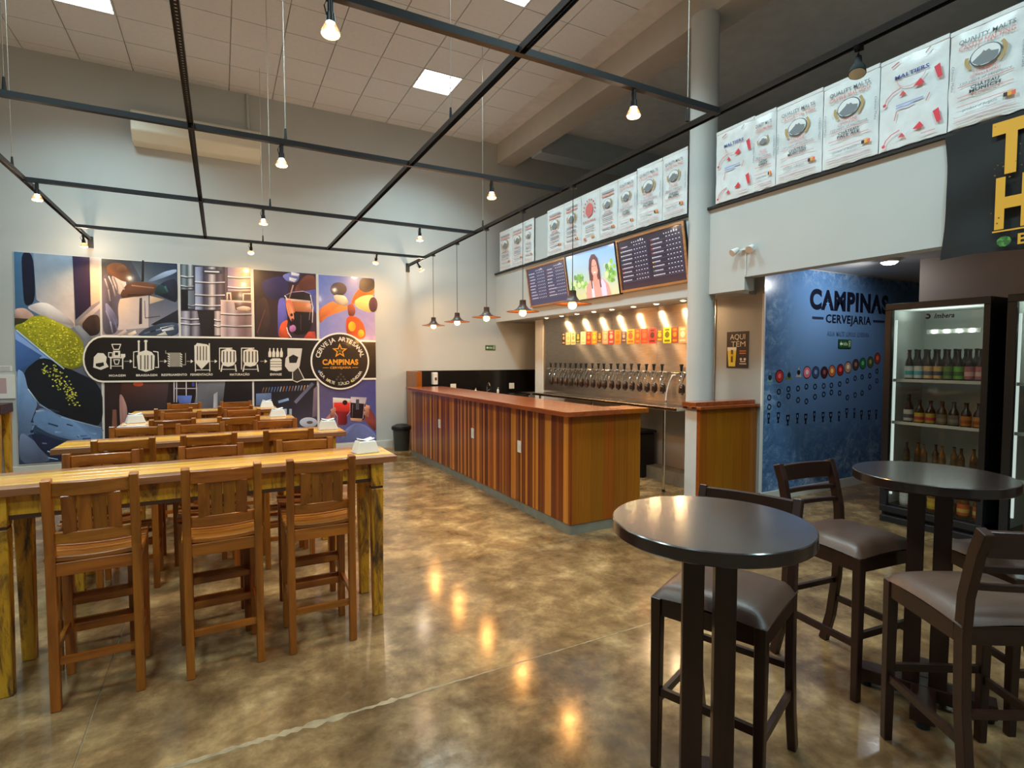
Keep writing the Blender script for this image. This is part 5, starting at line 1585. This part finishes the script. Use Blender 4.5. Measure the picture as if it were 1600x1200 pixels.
# ------------------------------------------------------------------ malt sacks hung along the parapet
def sack(yc, w, z0, z1, kind, lab, seed, detail=2, names=("CHÂTEAU", "MUNICH")):
    h = z1 - z0
    t = thing("malt_sack", lab, "sack", (XP - 0.034, yc, z0), basis=F_SIDE, group="white malt sacks hung along the parapet")
    def surf(u, v):
        x, y = (u - 0.5) * w, v * h
        e = min(1, 6 * min(u, 1 - u, v * 1.2 + .03, 1 - v + .03))
        z = 0.002 + 0.011 * e + 0.010 * e * mnoise.noise(Vector((x * 5 + seed * 7.1, y * 4, seed))) + 0.006 * e * mnoise.noise(Vector((x * 18, y * 11 + seed * 3, seed)))
        x += 0.006 * mnoise.noise(Vector((y * 6, seed, u * 2)))
        y += (0.012 * mnoise.noise(Vector((x * 14, seed * 2.3, 0))) if v < .05 or v > .95 else 0)
        return (x, y, z)
    m = MB().grid(surf, 20, 28)
    m.grid(lambda u, v: ((u - 0.5) * w, v * h, -0.002), 1, 1)
    m.build("bag", m_sack, t, smooth=True)
    m2 = MB().box(-w / 2, h - 0.02, -0.004, w / 2, h + 0.012, 0.008).build("hem", m_sack, t, bevel=0.003)
    p = Print(0.024)
    red, gry, blu, tan_ = (206, 92, 88), (116, 118, 124), (70, 78, 150), (186, 156, 100)
    if kind == "castle":
        if detail:
            p.text("QUALITY MALTS", 0, h * .84, h * .045, gry, width=w * .72, bold=0.01); p.text("CASTLE MALTING", 0, h * .775, h * .045, (226, 128, 118), width=w * .72)
        else:
            p.rect(-w * .34, h * .85, w * .34, h * .885, (176, 176, 182)); p.rect(-w * .34, h * .785, w * .34, h * .815, (226, 160, 156))
        cy = h * .645; W0 = w; w = w * .84
        p.ring(0, cy, w * .225, w * .245, (84, 90, 96), k=.80)
        p.disc(0, cy, w * .225, (232, 234, 234), w * .18, 24); p.up()
        p.poly([(-w * .21, cy - w * .06), (-w * .13, cy), (-w * .06, cy + w * .05), (-w * .03, cy + w * .09), (0, cy + w * .06), (w * .05, cy + w * .08), (w * .09, cy + w * .03), (w * .20, cy), (w * .19, cy - w * .09), (w * .10, cy - w * .165), (-w * .10, cy - w * .165)], (128, 132, 136)); p.layer -= 1
        p.ring(0, cy, w * .27, w * .33, tan_, n=8, a=radians(-50), b=radians(35), k=.8); p.ring(0, cy, w * .27, w * .33, tan_, n=8, a=radians(165), b=radians(225), k=.8)
        w = W0
        if detail:
            p.text("MALTERIE", 0, h * .497, h * .028, (226, 130, 124), width=w * .30); p.text("DU CHÂTEAU", 0, h * .462, h * .026, (226, 130, 124), width=w * .38)
        else:
            p.rect(-w * .16, h * .50, w * .16, h * .515, (232, 176, 172)); p.rect(-w * .20, h * .47, w * .20, h * .485, (232, 176, 172))
        for k, y in enumerate((.405, .300, .205)):
            p.rect(-w * .36, h * y, w * .36, h * (y + .006), (222, 130, 126))
        if detail:
            p.text("150 years of excellence", 0, h * .420, h * .028, gry, width=w * .66, italic=.25)
            p.text(names[0], 0, h * .355, h * .034, (66, 66, 72), width=w * .36, bold=.02); p.text(names[1], 0, h * .315, h * .034, (66, 66, 72), width=w * .40, bold=.03)
            p.text("product of Belgium", -w * .06, h * .150, h * .026, gry, width=w * .44, italic=.25)
            for s in (-1, 1):
                p.text("Château Malts", s * w * .45, h * .52, h * .024, gry, rot=-pi / 2, width=h * .26, italic=.2)
        else:
            for k, y in enumerate((.44, .365, .33, .26, .165)):
                p.rect(-w * .28, h * y, w * .28, h * (y + .016), (150, 150, 156))
        for k, c in enumerate(((44, 44, 44), (238, 170, 60), (232, 110, 70))):
            p.rect(w * (.24 + .05 * k), h * .16, w * (.29 + .05 * k), h * .20, c)
        for k in range(3):
            p.rect(-w * .40, h * (.10 - .025 * k), w * .40, h * (.106 - .025 * k), (214, 176, 178))
    elif kind == "maltiers":
        p.ring(0, h * .74, w * .21, w * .225, (226, 176, 176), n=20, a=radians(190), b=radians(350), k=.8)
        p.text("MALTIERS", 0, h * .745, h * .042, blu, width=w * .5, bold=.03)
        for dy in (0, -.46):
            p.poly([(w * .04, h * (.60 + dy)), (w * .14, h * (.66 + dy)), (w * .20, h * (.60 + dy)), (w * .13, h * (.585 + dy))], (222, 60, 74)); p.poly([(w * .32, h * (.72 + dy)), (w * .40, h * (.74 + dy)), (w * .44, h * (.60 + dy)), (w * .38, h * (.59 + dy))], (222, 60, 74))
            p.poly([(-w * .18, h * (.555 + dy)), (-w * .12, h * (.60 + dy)), (-w * .07, h * (.55 + dy))], (222, 80, 84)); p.line([(-w * .40, h * (.50 + dy)), (-w * .37, h * (.56 + dy)), (-w * .28, h * (.61 + dy)), (-w * .16, h * (.635 + dy))], w * .014, (222, 80, 84)); p.disc(-w * .40, h * (.505 + dy), w * .028, (222, 70, 80), n=8)
        p.rect(-w * .22, h * .445, w * .18, h * .462, (170, 176, 214)); p.rect(-w * .22, h * .415, w * .05, h * .43, (170, 176, 214)); p.line([(w * .22, h * .40), (w * .27, h * .47)], w * .012, red); p.line([(-w * .24, h * .30), (-w * .21, h * .39)], w * .012, red)
        p.rect(w * .16, h * .06, w * .36, h * .07, (226, 160, 170)); p.line([(-w * .3, h * .90), (-w * .2, h * .93)], w * .02, red); p.line([(w * .2, h * .91), (w * .26, h * .95)], w * .02, (190, 160, 150))
    else:
        p.disc(0, h * .66, w * .20, (222, 116, 112), w * .22, 24)
        p.ring(0, h * .66, w * .245, w * .25, (226, 130, 126), n=24)
        for k in range(11):
            a = radians(200 - k * 22)
            p.disc(w * .31 * cos(a), h * .66 + w * .33 * sin(a), w * .03, (206, 90, 84), n=6)
        for k in range(7):
            p.rect(-w * .34 + k * w * .1, h * .43, -w * .28 + k * w * .1, h * .46, (222, 126, 122))
        for y in (.34, .30, .25, .16):
            p.rect(-w * .22, h * y, w * .26, h * (y + .014), (176, 168, 164))
        p.rect(-w * .30, h * .08, -w * .18, h * .13, (206, 110, 104)); p.rect(w * .10, h * .10, w * .26, h * .15, (222, 170, 120))
    p.build("sack_print", m_printm, t)
by = [(9.065, 8.567), (8.567, 8.133), (8.133, 7.813), (7.397, 6.926), (6.926, 6.482), (6.482, 6.05), (6.05, 5.67), (5.67, 5.30), (5.30, 4.855), (4.855, 4.47)]
lbs = ["farthest malt sack of the row, by the back wall", "second malt sack from the back wall", "third malt sack from the back wall, before the pilaster", "malt sack just past the pilaster, above the first menu screen", "malt sack crossed by a pendant cord above the television's far edge", "malt sack with a red round emblem above the television",
       "malt sack beside the red-emblem sack, grey castle print", "malt sack with a creased castle print above the near menu screen", "malt sack next to last before the round column", "malt sack touching the round column above the near menu screen"]
for k, (a, c) in enumerate(by):
    sack((a + c) / 2, a - c - 0.006, 3.155, 3.85 + 0.02 * (k > 7), "round" if k == 5 else "castle", "white " + lbs[k], k + 1, 1 if k > 6 else 0, ("CHÂTEAU", "PILSEN"))
rs = [(4.08, 3.612, "maltiers", "white malt sack with red triangles right beside the column", None), (3.63, 3.383, "castle", "narrow white malt sack half covered by the red-triangle sack", ("CHÂTEAU", "WHEAT")), (3.383, 2.938, "castle", "white malt sack with a wide castle print, third past the column", ("CHÂTEAU", "MELANO LIGHT")), (2.938, 2.484, "castle", "white malt sack behind the unlit spot head, pale ale print", ("CHÂTEAU", "PALE ALE")), (2.484, 2.024, "maltiers", "large white malt sack with red triangles before the black banner", None), (2.024, 1.591, "castle", "large white malt sack with castle print above the black banner", ("CHÂTEAU", "MUNICH")), (1.591, 1.16, "castle", "white malt sack cut off at the picture edge above the banner", ("CHÂTEAU", "VIENNA"))]
for k, (a, c, kd, lab, nm) in enumerate(rs):
    sack((a + c) / 2, a - c - 0.006, 3.155, 3.87 - 0.01 * k, kd, lab, k + 20, 2, nm or ("", ""))

# banner
t = thing("cloth_banner", "black cloth banner with big distressed yellow lettering below the sacks", "banner", (XP - 0.02, 2.04, 2.255), basis=F_SIDE)
BWd, BHt = 1.35, 0.885
def bsurf(u, v):
    sag = -0.02 * sin(pi * v) * (1 - u) * 1.5
    return (u * BWd - sag, v * BHt + (0.012 * sin(u * 9) * (1 - v)), 0.012 + 0.012 * sin(u * 14 + v * 5) * (1 - v * .8) + 0.010 * sin(u * 5 - v * 9) * sin(pi * v))
m = MB().grid(bsurf, 24, 16); m.build("cloth", m_banner, t, smooth=True)
p = Print(0.036); yl = (226, 166, 46)
Print(0.036).text("TAP", 0.285, 0.525, 0.325, yl, width=0.60, align='L', bold=0.05).build("headline", m_printm, t); Print(0.036).text("HOUSE", 0.315, 0.165, 0.325, yl, width=0.95, align='L', bold=0.04).build("headline", m_printm, t)
p.rect(0.305, 0.13, 1.25, 0.14, yl); p.text("BAR", 0.44, 0.035, 0.07, yl, width=0.20, align='L', bold=0.02)
for k in range(9):
    a = k * 0.7
    p.disc(0.37 + 0.022 * cos(a), 0.065 + 0.018 * sin(a), 0.017, [(60, 120, 50), (84, 150, 60), (50, 96, 44)][k % 3], n=8)
p.build("lettering", m_printm, t); p = Print(0.0368)
for k in range(90):
    x, y = rr.uniform(0.29, 1.2), rr.uniform(0.17, 0.84)
    p.disc(x, y, rr.uniform(.002, .006), (120, 84, 30), n=6, a0=rr.random())
tag(p.build("scuff_marks", m_printm, t), kind="stuff")

# emergency light
t = thing("emergency_light", "white twin-head emergency lamp with a cable on the parapet", "emergency lamp", (XP, 3.715, 2.63), basis=F_SIDE)
MB().box(-0.05, -0.008, 0, 0.05, 0.008, 0.03).build("arm", m_plastic, t)
for s in (-1, 1):
    MB().cyl((s * 0.085, 0.012, 0.02), (s * 0.10, -0.03, 0.09), 0.022, 0.036, n=16).build("lamp_head", m_plastic, t, smooth=True)
MB().cyl((0, 0, 0.006), (0, -0.255, 0.006), 0.005, n=8).build("cable", m_plastic, t)

# poster beside the column
t = thing("beer_poster", "small dark poster with a beer glass on the wall beside the column", "poster", (XA, 4.175, 1.645), basis=F_SIDE)
w, h = 0.29, 0.405
MB().box(-w / 2, -h / 2, 0, w / 2, h / 2, 0.004).build("sheet", m_shade, t)
p = Print(0.0046); crm = (226, 206, 180)
p.rect(-w / 2, -h / 2, w / 2, h / 2, (48, 28, 26)); p.up()
p.text("AQUI", 0.0, 0.115, 0.062, crm, width=0.20, bold=0.0); p.text("TEM", 0.01, 0.035, 0.062, crm, width=0.19, bold=0.0)
p.poly([(-0.135, 0.03), (-0.01, 0.03), (-0.025, -0.185), (-0.115, -0.185)], (240, 206, 60)); p.poly([(-0.135, 0.03), (-0.01, 0.03), (-0.013, -0.01), (-0.132, -0.01)], (246, 236, 214)); p.up()
p.rect(-0.085, -0.14, -0.055, 0.0, (110, 70, 30)); star(p, -0.07, -0.06, 0.02, (240, 206, 60))
p.rect(0.03, -0.02, 0.115, -0.008, (214, 120, 50)); p.rect(0.03, -0.045, 0.115, -0.033, (214, 120, 50)); p.rect(0.03, -0.16, 0.12, -0.15, crm)
for a in (-1, 1):
    p.disc(0.075 + a * 0.025, -0.105, 0.016, crm, n=10)
p.rect(0.04, -0.135, 0.11, -0.125, crm)
p.build("printing", m_printm, t)

# ------------------------------------------------------------------ blue printed wall
bl = thing("blue_wall_print", "ice-blue wall print with black brewery lettering and rows of round logos", "wall print", (XA, YBL - 0.003, 0.108), basis=F_BACK)
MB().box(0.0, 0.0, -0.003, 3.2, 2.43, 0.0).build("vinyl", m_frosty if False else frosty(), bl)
p = Print(0.001)
def bz(u, v):
    q_ = on_y(u, v, YBL - 0.004); return (q_.x - XA, q_.z - 0.108)
dk = (18, 22, 40)
a, c = bz(1265, 484), bz(1386, 497)
w_ = c[0] - a[0]; y_ = (bz(1300, 480)[1])
p.text("CAMPINAS", a[0], 2.01, 0.215, dk, width=w_ + 0.02, align='L', bold=0.055)
a2, c2 = bz(1290, 505), bz(1361, 508)
p.text("CERVEJARIA", a2[0], 1.855, 0.098, dk, width=c2[0] - a2[0], align='L', bold=0.03)
p.rect(a[0] + .05, 1.885, a2[0] - .04, 1.915, (40, 52, 80)); p.rect(c2[0] + .04, 1.885, c2[0] + .30, 1.915, (40, 52, 80))
p.text("ÁGUA  MALTE  LÚPULO  LEVEDURA", (a2[0] + c2[0]) / 2, 1.70, 0.055, (60, 80, 116), width=0.85, bold=0.02)
p.up()
def run_w(s):
    vs, _ = text_shape(s, 0.055); return max(v[0] for v in vs) - min(v[0] for v in vs)
for s_ in ("CA", "CAMPINA"):
    f_ = (run_w(s_) - run_w("A") / 2) / run_w("CAMPINAS")
    star(p, a[0] + (w_ + 0.02) * f_, 2.065, 0.040, (110, 156, 206))
p.layer -= 1
cols = [(120, 170, 170), (196, 60, 60), (110, 130, 50), (196, 180, 170), (226, 120, 130), (60, 80, 110), (70, 36, 40), (196, 110, 60), (150, 40, 40), (206, 150, 120), (90, 60, 60), (50, 120, 70), (90, 100, 50), (190, 70, 40)]
lx = [1203, 1218, 1233, 1248, 1261, 1274.5, 1288, 1300, 1313, 1325, 1337, 1348, 1360, 1371]
ly = [590, 588, 586, 582, 582, 582, 582, 580, 578, 574, 570, 568, 566, 560]
r1 = [621, 612, 608, 607, 604, 604, 603, 602, 600, 595, 591, 589, 587, 580]
r2 = [636, 632, 619, 625, 627, 620, 616, 613, 614, 621, 617, 614, 605, 595]
gy = [653, 652, 656, 653, 654, 650, 651, 651, 650, 645, 645, 648, 648, 647]
p.build("lettering", m_print, bl)
for k in range(14):
    p = Print(0.001)
    x, y = bz(lx[k], ly[k])
    if k in (0, 2, 3):
        p.poly([(x - .05, y - .05), (x, y + .06), (x + .05, y - .05)], cols[k]); p.up(); p.disc(x, y, .03, (30, 50, 60), n=10); p.layer -= 1
    else:
        p.disc(x, y, 0.072, (34, 34, 40), n=24); p.up(); p.disc(x, y, 0.062, cols[k], n=24); p.up(); p.disc(x, y + .005, 0.028, tuple(min(255, int(c_ * 1.4 + 40)) for c_ in cols[k]), n=10); p.layer -= 2
    for vv in (r1[k], r2[k]):
        x2, y2 = bz(lx[k] - 1, vv)
        p.ring(x2, y2, 0.020, 0.034, dk, n=12)
    x3, y3 = bz(lx[k] - 2, gy[k])
    s = 0.5 + 0.5 * ((k * 37) % 5) / 5
    p.poly([(x3 - .03 * s - .006, y3 + .055), (x3 + .03 * s + .006, y3 + .055), (x3 + .012 + .014 * s, y3 - .01), (x3 + .008, y3 - .03), (x3 + .02, y3 - .062), (x3 - .02, y3 - .062), (x3 - .008, y3 - .03), (x3 - .012 - .014 * s, y3 - .01)], dk); p.up(); p.rect(x3 - .016 * s, y3 + .005, x3 + .016 * s, y3 + .035, (104, 140, 190)); p.layer -= 1
    p.build("logo_column", m_print, bl)
e1, e2 = on_y(1310, 538, YBL - 0.006), on_y(1329, 538, YBL - 0.006)
exit_sign(((e1.x + e2.x) / 2, YBL - 0.006, 1.72), F_BACK, 0.25, 0.105, "green exit sign on the blue printed wall under the brewery name")

# ------------------------------------------------------------------ glass-door fridges
def fridge(y1, y0, lab, stocked):
    t = thing("drinks_fridge", lab, "fridge", (5.56, y1, 0), basis=F_SIDE)   # local x runs along the front, y up, z out of the front
    W_, H_, D_ = y1 - y0, 2.06, 0.66
    # shell as separate panels
    MB().box(0, 0.08, -D_, 0.035, H_, -0.05).build("side_panel", m_blackp, t); MB().box(W_ - 0.035, 0.08, -D_, W_, H_, -0.05).build("side_panel", m_blackp, t)
    MB().box(0.035, 0.08, -D_, W_ - 0.035, H_, -D_ + 0.03).build("back_panel", m_fwhite, t)
    MB().box(0.035, H_ - 0.05, -D_, W_ - 0.035, H_, -0.05).build("top_panel", m_blackp, t)
    MB().box(0.0, 0.0, -D_, W_, 0.16, -0.05).build("base", m_blackp, t)
    for x in (0.036, W_ - 0.041):
        MB().box(x, 0.16, -D_ + 0.03, x + 0.005, H_ - 0.05, -0.05).build("lining", m_fwhite, t)
    MB().box(0.041, H_ - 0.056, -D_ + 0.03, W_ - 0.041, H_ - 0.05, -0.05).build("lining", m_fwhite, t)
    MB().box(0.02, 0.0, -0.045, W_ - 0.02, 0.06, 0.025).build("kick_grille", m_blackp, t, bevel=0.005)
    d = MB().box(0.04, 0.17, -0.028, W_ - 0.04, H_ - 0.07, -0.022).build("door_glass", m_glass, t)
    f = 0.06
    for a in ((0, 0.09, W_, 0.09 + f), (0, H_ - f, W_, H_), (0, 0.09 + f, f, H_ - f), (W_ - f * .8, 0.09 + f, W_, H_ - f)):
        MB().box(a[0], a[1], -0.048, a[2], a[3], 0.0).build("door_frame", m_blackp, t, bevel=0.004)
    MB().box(0.062, 0.9, 0.0, 0.075, 1.95, 0.03).build("door_handle", m_black, t, bevel=0.003)
    p = Print(0.0); p.z0 = -0.0205
    p.text("Imbera", W_ * .49, 1.905, 0.042, (40, 36, 34), width=0.15, align='L', italic=.25, bold=.03)
    p.ring(W_ * .43, 1.925, 0.008, 0.024, (40, 36, 34), n=16, a=radians(-150), b=radians(120))
    p.build("brand_mark", m_printm, t)
    for z in (1.345, 0.945, 0.56):
        MB().box(0.045, z - 0.012, -D_ + 0.04, W_ - 0.045, z, -0.085).build("shelf", m_fwhite, t)
        MB().box(0.05, z - 0.016, -0.084, W_ - 0.05, z + 0.012, -0.078).build("shelf_rail", m_plastic, t)
    for k in range(4):
        MB().cyl((W_ * (.32 + .12 * k), 1.80, -0.34), (W_ * (.32 + .12 * k), 1.80, -0.325), 0.016, n=12).build("led", m_glint, t, smooth=True)  # glowing discs stand in for sparkles of reflected LED light, not lamps
    MB().box(W_ * .24, 1.78, -0.36, W_ * .76, 1.82, -0.341).build("led_bar", m_fwhite, t)  # added backing that carries the glowing reflection discs
    light("fridge_light", 'AREA', (W_ / 2, H_ - 0.16, -0.22), P_FRIDGE, (0.88, 1.0, 0.95), t, shape='RECTANGLE', size=W_ * .7, size_y=0.12, rot=(radians(90), 0, 0))
    MB().box(0.046, 0.25, -0.10, 0.062, H_ - 0.15, -0.085).build("led_strip", glow("side_led_glow", (0.88, 1.0, 0.94), 0.6), t)
    return t
fr1 = fridge(2.905, 2.10, "tall black glass-door fridge stocked with bottles beside the blue wall", True)
fr2 = fridge(1.995, 1.19, "second glass-door fridge cut off by the picture edge", False)
def bottle(y, x, z, body, lab_col, lab2, label, hgt=0.24, r=0.030, cap=(30, 26, 24), grp="bottles in the glass-door fridge"):
    t = thing("bottle", label, "bottle", (x, y, z), group=grp)
    MB().lathe([(r * .9, 0), (r, 0.006), (r, hgt * .52), (r * .85, hgt * .62), (r * .42, hgt * .76), (r * .38, hgt * .95)], 16).build("glass", body, t, smooth=True)
    MB().lathe([(r * .46, hgt * .945), (r * .48, hgt * .95), (r * .46, hgt), (r * .2, hgt * 1.005)], 12).build("cap", plain("cap_paint", cap, 0.35), t, smooth=True)
    m = plain("bottle_label", lab_col, 0.5, var=0.1, scale=30)
    lb = MB().lathe([(r * 1.02, hgt * .08), (r * 1.025, hgt * .09), (r * 1.025, hgt * .46), (r * 1.02, hgt * .47)], 16).build("label", m, t, smooth=True)
    MB().lathe([(r * 1.035, hgt * .18), (r * 1.04, hgt * .19), (r * 1.04, hgt * .30), (r * 1.035, hgt * .31)], 16).build("label_band", plain("label_ink", lab2, 0.5), lb, smooth=True)
m_clear = plain("pale_bottle_plastic", (196, 190, 176), 0.2, var=0.05)
m_amb = plain("amber_bottle_glass", (120, 70, 20), 0.12, var=0.05)
top_row = [((220, 226, 226), (90, 190, 200)), ((220, 228, 228), (90, 190, 205)), ((236, 200, 140), (110, 110, 140)), ((236, 190, 110), (80, 80, 110)), ((120, 150, 70), (80, 110, 40)), ((120, 190, 60), (70, 120, 40)), ((196, 110, 116), (240, 190, 190)), ((206, 116, 124), (240, 200, 200))]
nm_ = ["pale blue label, end of the top shelf", "pale blue label, second on the top shelf", "cream and orange label, third on the top shelf", "orange label, fourth on the top shelf", "dull green label, fifth on the top shelf", "bright green label, sixth on the top shelf", "pink label, seventh on the top shelf", "pink label, eighth on the top shelf"]
for k, (a, c) in enumerate(top_row):
    bottle(2.752 - k * 0.078, 5.70, 1.345, m_brown_glass, a, c, "brown beer bottle with " + nm_[k], 0.285, 0.034)
for k in range(8):
    bottle(2.745 - k * 0.078, 5.80, 1.345, m_brown_glass, (120, 110, 100), (80, 70, 60), f"brown bottle behind the front row of the top shelf, {ORD[k]} from the hinge side", 0.29, 0.034)
bottle(2.80, 5.78, 1.345, m_clear, (226, 226, 220), (210, 206, 196), "white bottle with an orange cap on the fridge's top shelf", 0.26, 0.024, (226, 110, 40))
mid = [((206, 206, 196), (90, 90, 100)), ((206, 180, 50), (206, 60, 80)), ((196, 170, 50), (200, 50, 70)), ((110, 104, 96), (140, 130, 120)), ((120, 110, 100), (150, 140, 120)), ((206, 130, 60), (170, 90, 40)), ((214, 140, 60), (170, 90, 40))]
nm2 = ["white label, tallest at the hinge side of the middle shelf", "yellow and red label, second on the middle shelf", "yellow and red label, third on the middle shelf", "grey label, fourth on the middle shelf", "grey label, fifth on the middle shelf", "copper label, sixth on the middle shelf", "copper label, last on the middle shelf"]
for k, (a, c) in enumerate(mid):
    bottle(2.745 - k * 0.09, 5.70, 0.945, m_brown_glass, a, c, "dark bottle with " + nm2[k], 0.27 if k == 0 else 0.22, 0.038)
for k in range(9):
    bottle(2.76 - k * 0.072, 5.72 + 0.05 * (k % 2), 0.56, m_amb if k % 3 else m_brown_glass, (60, 44, 24), (80, 60, 30), f"dark small bottle on the third fridge shelf, {ORD[k]} from the hinge side", 0.20, 0.027)
low = [(m_clear, (226, 222, 214), (240, 236, 228)), (m_clear, (226, 222, 214), (240, 236, 228)), (m_amb, (214, 160, 50), (236, 190, 60)), (m_amb, (206, 90, 40), (240, 180, 80)), (m_amb, (214, 96, 40), (240, 180, 80)), (m_amb, (206, 90, 40), (240, 190, 90))]
nm3 = ["white bottle nearest the hinge on the fridge floor", "second white bottle on the fridge floor", "yellow bottle on the fridge floor between the table posts", "orange bottle on the fridge floor behind the table", "second orange bottle on the fridge floor", "last orange bottle on the fridge floor"]
for k, (m_, a, c) in enumerate(low):
    bottle(2.755 - k * 0.115, 5.71, 0.16, m_, a, c, nm3[k], 0.25, 0.043, (236, 232, 226) if k < 2 else (90, 60, 30))
for k in range(8):
    bottle(1.85 - (k % 4) * 0.1, 5.72, (1.345, 0.945)[k // 4], m_amb, (206, 196, 160), (120, 130, 110), f"bottle inside the second fridge, {ORD[k % 4]} on its {'upper' if k < 4 else 'lower'} shelf", 0.24, 0.034, grp="bottles in the second fridge")
